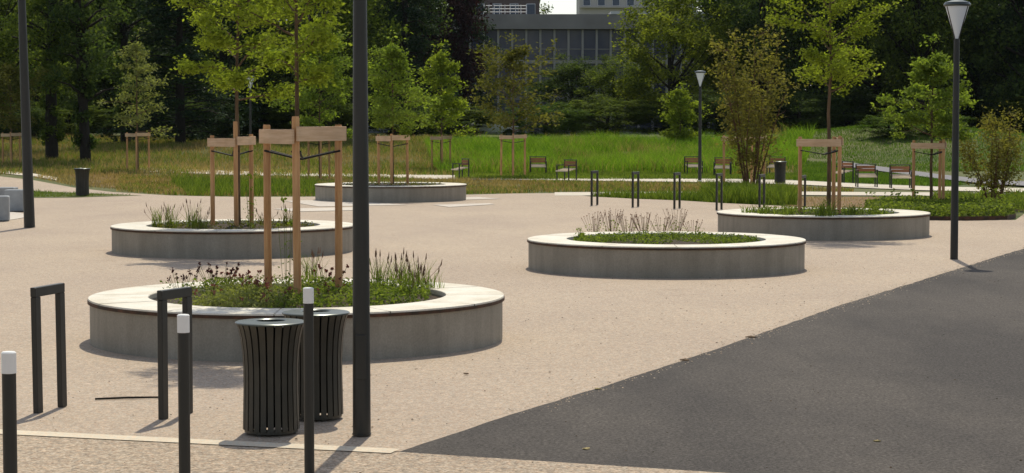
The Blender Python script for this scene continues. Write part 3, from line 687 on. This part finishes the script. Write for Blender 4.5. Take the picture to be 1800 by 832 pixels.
# ---------------------------------------------------------------- bins
def litter_bin(label):
    root = empty('litter_bin', (0, 0, 0), label, 'bin', 'slatted bins with a flared top')
    prof = [(.218, .04), (.214, .2), (.210, .38), (.211, .52), (.218, .64), (.231, .74), (.247, .81), (.262, .852)]
    b = MB(); n = 24
    for k in range(n):
        a = 2*math.pi*k/n; w2 = 2*math.pi/n*.39
        v = []; f = []
        for rr, zz in prof:
            for da, dr in ((-w2, 0), (w2, 0), (w2, -.012), (-w2, -.012)): v.append(((rr+dr)*math.cos(a+da), (rr+dr)*math.sin(a+da), zz))
        for i in range(len(prof)-1):
            for j in range(4): q = (j+1) % 4; f.append((4*i+j, 4*i+q, 4*i+4+q, 4*i+4+j))
        f += [(3, 2, 1, 0), tuple(4*(len(prof)-1)+j for j in range(4))]; b.add(v, f)
    b.build('slat_body', M['binpaint'], root)
    b = MB(); b.lathe([(.001, .07), (.172, .07), (.185, .80), (.178, .80), (.17, .1)], n=32); b.build('liner', M['dark'], root)
    b = MB(); b.lathe([(.115, .848), (.112, .868), (.125, .874), (.262, .866), (.272, .861), (.272, .851), (.25, .850)], n=40); b.build('lid', M['lid'], root)
    b = MB(); b.lathe([(.19, .015), (.205, .018), (.205, .05), (.19, .052)], n=32); 
    for a in (0, 2.09, 4.19): b.tube([(.17*math.cos(a), .17*math.sin(a), 0), (.17*math.cos(a), .17*math.sin(a), .03)], .02, 8)
    b.build('base_ring', M['binpaint'], root); return root
bp = litter_bin('x')
put(bp, used, (X(474, 15.42), 15.42, .02), 'nearer slatted bin with flared round lid, left of the pair', .1)
put(bp, used, (X(554, 16.2), 16.2, .02), 'slatted bin half hidden behind a bollard, right of the pair', .9)
q = G(145, 346); put(bp, used, (q[0], q[1], .02), 'small dark bin standing alone at the grass edge at left', .3, (1, 1, 1.05))
q = G(1371, 324); put(bp, used, (q[0], q[1], .03), 'small dark bin by the far path, right of the reddish shrub', .3)

# ---------------------------------------------------------------- hoops, bollards
def hoop(x, y, z, w_, h, rz, label, t=.075, dpt=.035, lean=0, group='slim steel hoops in a row on the plaza edge'):
    root = empty('cycle_hoop', (x, y, z), label, 'cycle stand', group, rz)
    for s_ in (-1, 1):
        b = MB(); b.bbox((s_*(w_-t)/2, 0, (h-t)/2), (t, dpt, h-t), 0, .004); b.build('post', M['paint'], root)
    b = MB(); b.bbox((0, 0, h-t/2+.001), (w_+.002, dpt+.002, t), 0, .004); b.build('top_bar', M['paint'], root)
    root.rotation_euler.y = lean; return root
hg = 'square steel hoops in the foreground'
a_, b_ = Vector(G(68, 730)), Vector(G(109, 720)); c = (a_+b_)/2; d = b_-a_
hoop(c.x, c.y, .02, d.length+.09, 1.04, math.atan2(d.y, d.x), 'charcoal steel hoop at left, standing clear on the paving', .078, .05, R(-1.0), hg)
a_, b_ = Vector(G(288, 741)), Vector(G(330, 731)); c = (a_+b_)/2; d = b_-a_
hoop(c.x, c.y, .02, d.length+.09, 1.04, math.atan2(d.y, d.x), 'charcoal steel hoop seen against the planter, partly behind a bollard', .078, .05, 0, hg)
fl = ['leftmost slim hoop of the far row', 'second slim hoop from the left in the far row', 'third slim hoop of the far row, above the dry stems', 'fourth slim hoop of the far row, left of the reddish shrub', 'fifth slim hoop of the far row, at the foot of the reddish shrub', 'last slim hoop of the far row, behind the right-hand planter stakes']
for (px, py), lb in zip([(1045, 362), (1117, 365), (1190, 367.5), (1264, 370), (1339, 373), (1411, 376)], fl):
    q = G(px, py); hoop(q[0], q[1], .02, .62, 1.0, R(70), lb, .075, .05)
def bollard(px, Y, label):
    root = empty('bollard', (X(px, Y), Y, .03), label, 'bollard', 'slim dark bollards with a white top')
    h = 1.3-.03; b = MB(); b.lathe([(.034, 0), (.034, h-.105)], n=20); b.lathe([(.046, 0), (.046, .01), (.034, .012)], n=20); b.build('post', M['paint'], root)
    b = MB(); b.lathe([(.034, h-.105), (.036, h-.104), (.036, h-.006), (.03, h), (.001, h+.001)], n=20); b.build('white_top', M['white'], root)
bollard(11, 9.7, 'bollard with white top cut by the left edge of the photo')
bollard(320, 11.6, 'white-topped bollard in front of the steel hoop')
bollard(541, 13.5, 'white-topped bollard in front of the slatted bins')

# ---------------------------------------------------------------- chairs
def chair():
    root = empty('park_chair', (0, 0, 0), 'x', 'chair', 'wooden park chairs along the path')
    for sx in (-.36, .36):
        for sy, t in ((-.22, 0), (.22, .0)):
            b = MB(); b.bbox((sx, sy, .31 if sy < 0 else .42), (.045, .045, .62 if sy < 0 else .84), 0, .004); b.build('leg', M['paint'], root)
        b = MB(); b.bbox((sx, -.01, .645), (.055, .50, .035), 0, .004); b.build('armrest', M['paint'], root)
    b = MB()
    for k in range(4): b.bbox((0, -.26+.135*k, .40+.03*k), (.68, .12, .05), 0, .004)
    b.build('seat', M['seat'], root)
    b = MB()
    for k in range(2): b.bbox((0, .205, .64+.115*k), (.68, .028, .10), 0, .004)
    b.build('backrest', M['slat'], root); b = MB(); b.bbox((0, .22, .86), (.78, .05, .03), 0, .004); b.build('back_rail', M['paint'], root)
    return root
cp = chair()
CH = [(810, 315, -1.15, 'wooden chair turned sideways right of the farthest planter'), (946, 309, .05, 'wooden chair facing forward in tall grass, left of a turned chair'),
 (996, 318, -.85, 'wooden chair turned sideways, right of a forward-facing one'), (1219, 309, .2, 'wooden chair directly left of the far lamp pole'),
 (1270, 312, -.2, 'wooden chair half hidden at the left side of the reddish shrub'), (1364, 310, -.4, 'wooden chair behind the small far bin'),
 (1482, 322, -1.1, 'wooden chair seen between the right-hand planter stakes'), (1523, 330, 0, 'wooden chair facing forward, left one of the pair at right'),
 (1583, 332, -.05, 'wooden chair facing forward, right one of the pair at right')]
for px, py, rz, lb in CH:
    q = GT(px, py); put(cp, used, (q[0], q[1], float(th(*q))+.01), lb, rz)

# ---------------------------------------------------------------- grey blocks
for (px, py, s_, rz, lb) in ((27, 374, (.62, .5, .58), .1, 'grey concrete block seat beside the dark mast'), (-8, 391, (.55, .5, .6), .2, 'nearest grey concrete block, cut by the left edge'), (-2, 362, (.9, .5, .5), 0, 'rearmost grey concrete block at the left edge')):
    q = G(px, py); b = MB(); b.bbox((0, 0, s_[2]/2), s_, 0, .02); o = b.build('concrete_block', M['block']); o.location = (q[0], q[1]+.25, .032); o.rotation_euler.z = rz
    tag(o, lb, 'block seat', 'grey concrete block seats')

# ---------------------------------------------------------------- low bed with rusty edging
bc = (G(1655, 376)[0], 54.0); bw, bd = 2.05, 4.3
bedpix = [(1540, 386), (1600, 388.5), (1700, 389.5), (1770, 388), (1785, 384), (1775, 376), (1700, 369), (1620, 366), (1550, 368), (1520, 376)]
bp_ = [G(*p_) for p_ in bedpix]
root = empty('planting_bed', (0, 0, 0), 'low planting bed with rusty metal edging under the staked tree and lamp', 'planting bed')
b = MB(); b.poly(bp_, .09); b.build('soil', M['soil'], root)
b = MB(); n = len(bp_); cx_ = sum(p_[0] for p_ in bp_)/n; cy_ = sum(p_[1] for p_ in bp_)/n
out = [(cx_+(p_[0]-cx_)*1.004, cy_+(p_[1]-cy_)*1.004) for p_ in bp_]
v = [(x, y, z) for x, y in out for z in (0, .12)]+[(x, y, z) for x, y in bp_ for z in (0, .12)]
f = []
for i in range(n):
    j = (i+1) % n; f += [(2*i, 2*j, 2*j+1, 2*i+1), (2*n+2*i, 2*n+2*i+1, 2*n+2*j+1, 2*n+2*j), (2*i+1, 2*j+1, 2*n+2*j+1, 2*n+2*i+1)]
b.add(v, f); b.build('edging', M['corten'], root)

# ---------------------------------------------------------------- planting
def inside(n, c, r0, r=rng):
    a = r.uniform(0, 2*math.pi, n); q = r0*np.sqrt(r.uniform(0, 1, n)); return np.stack([c[0]+q*np.cos(a), c[1]+q*np.sin(a), np.full(n, c[2])], 1)
def cover(name, P, h, ls, m, lab):
    P = P.copy(); P[:, 2] += rng.uniform(0, 1, len(P))**1.3*h
    Vv, F = leaves(P, ls, .35, .55); o = np_mesh(name, Vv, F, m); return tag(o, lab, 'ground cover', None, 'stuff')
P = inside(16000, PN, PN[3]-.06); nz = np.sin(P[:, 0]*4)*np.cos(P[:, 1]*3+P[:, 0])
P = P[(nz > -.6) & (P[:, 0] > PN[0]-1.1+.25*np.sin(P[:, 1]*7)) & (P[:, 0] < PN[0]+1.45)]; lf_ = P[:, 0] < PN[0]-.1+.2*np.sin(P[:, 1]*9)
cover('ground_cover', P[lf_], .17, .035, M['lf_pale'], 'pale dusty green ground cover in the left half of the nearest planter')
Q_ = P[~lf_]; cover('ground_cover', Q_[:len(Q_)*2//3], .15, .045, M['gr_planter'], 'fresh green ground cover in the right half of the nearest planter')
P = inside(8000, PC, PC[3]-.1); P = P[P[:, 1] > PC[1]-.9+.3*np.sin(P[:, 0]*5)]; cover('ground_cover', P, .09, .045, M['gr_planter'], 'green ground cover in the planter without a tree')
P = inside(2600, PR, PR[3]-.1); cover('ground_cover', P, .12, .06, M['gr_planter'], 'sparse green cover in the right-hand planter')
P = inside(1800, PL, PL[3]-.1); cover('ground_cover', P, .10, .05, M['lf_olive'], 'sparse olive cover in the planter behind the nearest one')
P = inside(900, PF, PF[3]-.1); cover('ground_cover', P, .1, .06, M['lf_olive'], 'thin cover in the farthest planter')
def inpoly(P, poly):
    x, y = P[:, 0], P[:, 1]; ins = np.zeros(len(P), bool); j = len(poly)-1
    for i in range(len(poly)):
        xi, yi = poly[i]; xj, yj = poly[j]; c_ = ((yi > y) != (yj > y)) & (x < (xj-xi)*(y-yi)/(yj-yi+1e-9)+xi); ins ^= c_; j = i
    return ins
def fill(poly, n, z=None):
    x = [p_[0] for p_ in poly]; y = [p_[1] for p_ in poly]; P = np.stack([rng.uniform(min(x), max(x), n), rng.uniform(min(y), max(y), n), np.zeros(n)], 1)
    P = P[inpoly(P, poly)]; P[:, 2] = th(P[:, 0], P[:, 1]) if z is None else z; return P
P = fill(bp_, 16000, .09); cover('ground_cover', P, .28, .10, M['gr_planter'], 'bushy green cover in the low bed with rusty edging')
def grass_tuft(c, h, n, label, group, m='gr_planter', w_=.008, lean=.35, sp=.05, name='grass_tuft', heads=0):
    P = np.zeros((n, 3)); P[:, :2] = rng.normal(size=(n, 2))*sp
    Vv, F = blades(P, h, w_, lean); root = empty(name, c, label, 'grass tuft', group); np_mesh('leaf_blades', Vv, F, M[m], root)
    if heads:
        Q = np.zeros((heads, 3)); Q[:, :2] = rng.normal(size=(heads, 2))*(sp+h*.18); Q[:, 2] = h*rng.uniform(.75, 1.15, heads)
        b = MB()
        for q_ in Q: b.tube([(q_[0]*.2, q_[1]*.2, 0), (q_[0]*.6, q_[1]*.6, q_[2]*.6), tuple(q_)], .003, 3, False); b.tube([tuple(q_), (q_[0]*1.04, q_[1]*1.04, q_[2]+.02), (q_[0]*1.1, q_[1]*1.1, q_[2]+.09)], [.003, .009, .002], 5, False)
        b.build('seed_heads', M['stem_dry'], root)
    return root
def flower_plant(c, h, rr, n, label, group, fm='fl_red', lm='gr_planter', hs=.03, nl=260):
    root = empty('flowering_plant', c, label, 'flowering plant', group); b = MB(); fv = []; lv = []
    for k in range(n):
        a = random.uniform(0, 6.28); q = rr*math.sqrt(random.random()); zz = h*random.uniform(.75, 1.15)
        e_ = Vector((q*math.cos(a), q*math.sin(a), zz)); b.tube([(e_.x*.35, e_.y*.35, 0), (e_.x*.7, e_.y*.7, zz*.55), e_], .0028, 3, False); fv.append(tuple(e_))
    b.build('stems', M['gr_planter' if fm != 'stem_dry' else 'stem_dry'], root)
    Vv, F = leaves(rng.normal(size=(10, 3))*hs*.3, hs*.8, .1, .8); fh = None
    for q_ in fv:
        if fh is None: fh = np_mesh('flower_head', Vv, F, M[fm], root); o_ = fh
        else: o_ = fh.copy(); link(o_, root)
        o_.location = q_; o_.rotation_euler = (random.random()*3, random.random()*3, 0); k_ = random.uniform(.7, 1.25); o_.scale = (k_, k_, k_)
    P = rng.normal(size=(nl, 3))*np.array([rr*.55, rr*.55, 0]); P[:, 2] = rng.uniform(0, h*.62, nl); Vv, F = leaves(P, .045, .2, .45); np_mesh('foliage', Vv, F, M[lm], root)
    return root
gF = 'flowering plants in the nearest planter'
def NP(px, py): q = G(px, py, PN[2]); return (q[0], q[1], PN[2])
FP = [(318, 518, .24, .20, 12, 'fl_dark', 60, 'sparse plant with dark round heads at the left tip of the nearest planter'),
 (385, 520, .32, .26, 24, 'fl_dark', 420, 'tall bushy plant with dark reddish heads, left part of the nearest planter'),
 (425, 524, .27, .24, 16, 'fl_red', 420, 'bushy plant with faded red heads left of the first stake'),
 (452, 530, .24, .22, 12, 'fl_red', 380, 'bushy plant with faded heads at the foot of the left stake'),
 (372, 540, .18, .26, 6, 'fl_red', 420, 'low pale green plant above the dark hoop in the nearest planter'),
 (440, 545, .15, .24, 5, 'fl_red', 420, 'low plant just over the nearer bin lid'),
 (495, 540, .20, .22, 6, 'fl_red', 380, 'plant left of the middle bollard top in the nearest planter'),
 (580, 512, .26, .22, 12, 'fl_red', 380, 'leafy plant at the foot of the right stake'),
 (570, 535, .18, .22, 6, 'fl_red', 420, 'low leafy plant behind the bollard top'),
 (610, 525, .2, .2, 5, 'fl_red', 420, 'leafy plant just left of the thick near post')]
for px, py, h, rr, n, fm, nl, lb in FP: flower_plant(NP(px, py), h, rr, n, lb, gF, fm, 'gr_planter' if fm != 'fl_red' else 'lf_pale', .032, nl)
gT = 'grass tufts in the nearest planter'
GTU = [(548, 498, .32, 'thin tuft between the middle and right stakes'), (668, 512, .36, 'upright tuft just right of the thick near post'), (700, 505, .34, 'tuft second to the right of the thick near post'),
 (715, 520, .28, 'low tuft near the front rim, right of the thick near post'), (735, 508, .33, 'leaning tuft near the right tip of the nearest planter'), (755, 514, .22, 'last small tuft at the right tip of the nearest planter')]
for px, py, h, lb in GTU: grass_tuft(NP(px, py), h, 85, lb, gT, 'gr_planter', .008, .45, .07, heads=7)
def PP(c, px, py): q = G(px, py, c[2]); return (q[0], q[1], c[2])
for px, py, h, lb in [(278, 400, .34, 'tuft at the left tip'), (300, 402, .40, 'tall pointed tuft second from the left'), (338, 402, .42, 'tall tuft left of the first stake'), (352, 405, .3, 'low tuft touching the first stake'), (465, 396, .22, 'small tuft right of the last stake'), (505, 398, .3, 'wispy tuft near the right tip')]:
    grass_tuft(PP(PL, px, py), h, 60, 'wispy grass, '+lb+' of the planter behind the nearest one', 'wispy grasses in the planter behind the nearest one', 'lf_olive' if px > 400 else 'gr_planter', .011, .4, .07, heads=6)
# climbing young plant by near stakes in planter behind
flower_plant(PP(PL, 440, 404), .9, .12, 8, 'thin yellow-flowered plant climbing beside the stakes of the second planter', None, 'lf_yellow', 'lf_fresh', .05, 120)
flower_plant((PN[0]-.16, PN[1]+.3, PN[2]), 1.05, .14, 5, 'thin leafy shoot beside the middle stake of the nearest planter', None, 'lf_fresh', 'lf_mid', .05, 40)
for px, py, h, n, lb in [(1045, 412, .38, 11, 'leftmost dry stems'), (1075, 410, .42, 14, 'second dry stems from the left'), (1103, 413, .36, 12, 'third dry stems from the left'), (1132, 411, .38, 14, 'dry stems at the middle'), (1163, 413, .32, 10, 'thin dry stems right of the middle'), (1188, 410, .42, 14, 'tallest dry stems near the right'), (1218, 413, .26, 8, 'last short dry stems on the right')]:
    flower_plant(PP(PC, px, py), h*.9, .24, n*2, lb+' in the planter without a tree', 'dry stems in the planter without a tree', 'stem_dry', 'gr_planter', .016, 60)
for px, py, h, lb in [(1022, 420, .17, 'small dark leafy sprig at the left tip of the planter without a tree'), (1187, 425, .13, 'small leafy sprig near the front rim of the planter without a tree')]:
    flower_plant(PP(PC, px, py), h, .08, 4, lb, None, 'gr_planter', 'gr_planter', .03, 110)
for px, py, h, lb in [(1320, 378, .2, 'small plant at the left'), (1345, 380, .24, 'second small plant from the left'), (1385, 382, .3, 'plant left of the stakes'), (1448, 384, .42, 'tall leafy plant at the tree foot'), (1500, 382, .28, 'plant right of the stakes'), (1540, 378, .2, 'small plant at the right')]:
    grass_tuft(PP(PR, px, py), h, 70, lb+' of the right-hand planter', 'small plants in the right-hand planter', 'gr_planter', .02, .6, .09, name='leafy_plant')
gb = 'leafy shrubs in the low bed'
for px, py, h, lb in [(1550, 377, .45, 'leftmost leafy clump in the low bed'), (1585, 376, .5, 'leafy clump left of the low-bed stakes'), (1620, 378, .35, 'leafy clump in front of the low-bed stakes'), (1700, 380, .45, 'leafy clump just right of the lamp pole'), (1735, 379, .6, 'bright leafy clump under the twiggy shrub'), (1765, 380, .4, 'last leafy clump at the right end of the low bed')]:
    q = G(px, py); flower_plant((q[0], q[1], .09), h, .5, 10, lb, gb, 'lf_fresh', 'gr_planter', .06, 900)
    
# ---------------------------------------------------------------- meadow
def world(pix): return [GT(*p_) for p_ in pix]
def meadow(poly, n, h, w_, m, lab, lean=.4, mask=None):
    P = fill(poly, n)
    if mask is not None: P = P[mask(P)]
    P[:, 2] -= .02; hh_ = h*(.55+.9*(vn(P[:, 0], P[:, 1]*.6, 1.6, 5)*.6+vn(P[:, 0], P[:, 1], .5, 6)*.4)); Vv, F = blades(P, hh_, w_, lean); return tag(np_mesh('meadow_grass', Vv, F, M[m]), lab, 'grass', None, 'stuff')
def vn(x, y, sc, sd=0):
    x = x/sc+100+sd*17.3; y = y/sc+100+sd*9.1; i = np.floor(x).astype(int); j = np.floor(y).astype(int); u = x-i; v = y-j; u = u*u*(3-2*u); v = v*v*(3-2*v)
    h = lambda a, b: np.modf(np.abs(np.sin(a*12.9898+b*78.233+sd)*43758.5453))[0]
    return (h(i, j)*(1-u)+h(i+1, j)*u)*(1-v)+(h(i, j+1)*(1-u)+h(i+1, j+1)*u)*v
nm = lambda P, sc, t, sd=0: vn(P[:, 0], P[:, 1], sc, sd)*.65+vn(P[:, 0], P[:, 1], sc*.35, sd+1)*.35 > t
patch_ = lambda P: (np.sin(P[:, 0]*.7+np.sin(P[:, 1]*.5)*2)+np.sin(P[:, 1]*.45+P[:, 0]*.3)) > -1.0
meadow([(X(770, 93), 94), (X(1410, 93), 94), (X(1430, 127), 127), (X(750, 127), 127)], 110000, .68, .024, 'gr_tall', 'bright green tall grass across the middle of the meadow', .8, lambda P: nm(P, 3.0, .36))
meadow([(X(770, 93), 94), (X(1410, 93), 94), (X(1430, 128), 128), (X(750, 128), 128)], 22000, .7, .022, 'gr_dry', 'straw stalks among the bright green tall grass', .5, lambda P: nm(P, 5, .5, 3))
meadow([(X(-60, 90), 94), (X(800, 90), 92), (X(800, 140), 138), (X(-60, 140), 138)], 60000, .30, .024, 'gr_dry', 'dry straw-coloured grass on the left meadow', .5)
meadow([(X(-60, 90), 94), (X(800, 90), 92), (X(800, 140), 138), (X(-60, 140), 138)], 60000, .30, .026, 'gr_mid', 'green grass mixed into the left meadow', .5, lambda P: nm(P, 5, .42, 2))
meadow([(X(1380, 92), 98), (X(1900, 92), 98), (X(1900, 145), 145), (X(1380, 145), 145)], 90000, .15, .03, 'gr_lawn', 'short green grass over the mound at right', .5, lambda P: inpoly(P, world([(1405, 292), (1480, 298), (1560, 308), (1650, 320), (1730, 329), (1900, 338), (1900, 325), (1730, 315.5), (1650, 306.5), (1560, 294.5), (1480, 284.5), (1405, 278)])) == False)
meadow([(X(800, 86), 86), (X(1420, 86), 86), (X(1420, 94), 94), (X(800, 94), 94)], 26000, .2, .025, 'gr_mid', 'short grass around the wooden chairs along the path', .6)
meadow(world([(1395, 318), (1395, 284), (1470, 288), (1480, 296), (1560, 307), (1700, 325), (1660, 329), (1520, 323), (1440, 319)]), 26000, .17, .03, 'gr_lawn', 'short green grass behind the pair of wooden chairs at right', .5)
near = [G(*p_) for p_ in [(210, 311), (560, 312), (960, 320), (1250, 323.5), (1500, 335), (1500, 338.5), (1250, 338), (980, 338.5), (900, 340.5), (700, 344), (420, 346), (300, 343.5), (205, 337)]]
meadow(near, 60000, .16, .028, 'gr_dry', 'dry low grass strip between the far path and the plaza', .6)
meadow(near, 34000, .20, .028, 'gr_mid', 'green tufts in the strip between the far path and the plaza', .6, lambda P: nm(P, 2.5, .5, 4))
meadow([G(*p_) for p_ in [(1040, 345.5), (1260, 345), (1380, 345), (1380, 362), (1262, 357), (1120, 350), (1045, 346.5)]], 20000, .22, .025, 'gr_mid', 'green grass edge behind the row of slim hoops', .5)
meadow([G(*p_) for p_ in [(1230, 345), (1400, 345), (1400, 362), (1262, 357)]], 7000, .45, .03, 'gr_mid', 'taller green grass under the reddish shrub', .5)
meadow([G(*p_) for p_ in [(1380, 346.5), (1810, 347.5), (1810, 371), (1480, 368), (1390, 364)]], 5000, .08, .02, 'gr_dry', 'thin dry grass on the bare brown soil', .6)
meadow([G(*p_) for p_ in [(1640, 346.5), (1810, 347.5), (1810, 371), (1650, 366)]], 9000, .28, .03, 'gr_mid', 'green grass at the right edge behind the low bed', .6)
meadow([G(*p_) for p_ in [(52, 338), (230, 344.5), (130, 348), (60, 348.5), (-100, 350), (-100, 340)]], 9000, .12, .02, 'gr_mid', 'grass on the thin wedge by the small dark bin', .6)
meadow(world([(100, 298), (230, 296), (210, 334), (130, 328), (60, 313)]), 14000, .18, .025, 'gr_dry', 'dry grass on the reddish soil behind the small dark bin', .6)
meadow(world([(330, 345), (420, 346), (555, 346), (555, 325), (300, 322)]), 9000, .38, .03, 'gr_mid', 'taller green grass left of the farthest planter', .5)

# ---------------------------------------------------------------- thin summer air
b = MB(); b.box((0, 320, 13.5), (900, 820, 29)); hz = b.build('haze', M['turf']); tag(hz, 'thin summer haze over the park', 'haze', None, 'stuff')
hm = bpy.data.materials.new('haze_air'); hm.use_nodes = True; hn = hm.node_tree; hn.nodes.remove(hn.nodes['Principled BSDF'])
pv = hn.nodes.new('ShaderNodeVolumePrincipled'); pv.inputs['Density'].default_value = .00004; pv.inputs['Color'].default_value = (.75, .87, 1, 1)
hn.links.new(pv.outputs[0], hn.nodes['Material Output'].inputs['Volume']); hz.data.materials[0] = hm

# ---------------------------------------------------------------- small things on the paving
a_, b_ = G(167, 708), G(281, 705)
b = MB(); b.tube([(a_[0], a_[1], .032), ((a_[0]+b_[0])/2, (a_[1]+b_[1])/2+.01, .035), (b_[0], b_[1], .033)], [.009, .01, .008], 6); tag(b.build('stick', M['bark_dark']), 'thin dark stick lying on the paving left of the steel hoop', 'stick')
for k, (px, py, s_, lb) in enumerate([(1050, 690, .035, 'small pale dry leaf at the asphalt edge, lower one'), (1205, 639, .06, 'dark crumpled leaf litter on the asphalt edge, middle'), (1320, 598, .06, 'crumpled leaf litter higher up the asphalt edge'), (820, 663, .03, 'tiny dark pebble on tan paving right of the nearest planter'), (1542, 783, .03, 'tiny pale pebble on the asphalt at lower right'), (1030, 797, .03, 'tiny pale pebble on the asphalt near the bottom')]):
    q = G(px, py); b = MB(); r_ = random.Random(k)
    n = 9; ring = [(s_*math.cos(2*math.pi*i/n)*r_.uniform(.6, 1.2), s_*.7*math.sin(2*math.pi*i/n)*r_.uniform(.6, 1.2), r_.uniform(.002, .012)) for i in range(n)]
    v = ring+[(0, 0, s_*.35)]+[(x*.9, y*.9, 0) for x, y, z in ring]; f = [(i, (i+1) % n, n) for i in range(n)]+[(n+1+i, n+1+(i+1) % n, (i+1) % n, i) for i in range(n)]
    b.add(v, f); o = b.build('dry_leaf' if k < 3 else 'pebble', M['leaflit'] if k in (0, 4, 5) else M['bark']); o.location = (q[0], q[1], .03); tag(o, lb, 'leaf' if k < 3 else 'pebble')

def grit(name, P, s0, s1, m, lab):
    n = len(P); s_ = rng.uniform(s0, s1, n)[:, None]*np.exp(rng.normal(size=n)*.3)[:, None]; a = rng.uniform(0, 6.28, n)
    cs, sn = np.cos(a)[:, None], np.sin(a)[:, None]; ux = np.concatenate([cs, sn, 0*cs], 1)*s_; uy = np.concatenate([-sn, cs, 0*cs], 1)*s_*.7; up = np.array([0, 0, 1.])*s_*.6
    V = np.stack([P-ux-uy, P+ux*.8-uy, P+ux+uy*.9, P-ux*.8+uy, P-ux*.4-uy*.4+up, P+ux*.4-uy*.3+up, P+ux*.4+uy*.4+up, P-ux*.4+uy*.3+up], 1).reshape(-1, 3)
    k = np.arange(n)*8; F = np.concatenate([np.stack([k+a_, k+b_, k+c_, k+d_], 1) for a_, b_, c_, d_ in ((4, 5, 6, 7), (0, 1, 5, 4), (1, 2, 6, 5), (2, 3, 7, 6), (3, 0, 4, 7))])
    tag(np_mesh(name, V, F, m), lab, 'gravel', None, 'stuff')
E_ = np.array(edge_pts); i_ = rng.integers(10, len(E_), 2200); i_ = i_[E_[i_, 1] < 45]
P = np.zeros((len(i_), 3)); P[:, :2] = E_[i_]+rng.normal(size=(len(i_), 2))*np.array([.10, .10]); P[:, 2] = .028
grit('loose_grit', P, .003, .008, M['fore'], 'loose tan grit spilled along the asphalt edge')
n_ = 2600; P = np.stack([rng.uniform(-4, 12, n_), rng.uniform(13, 36, n_), np.full(n_, .029)], 1)
grit('loose_grit', P, .003, .007, M['soil'], 'scattered dark grit and crumbs on the paving')
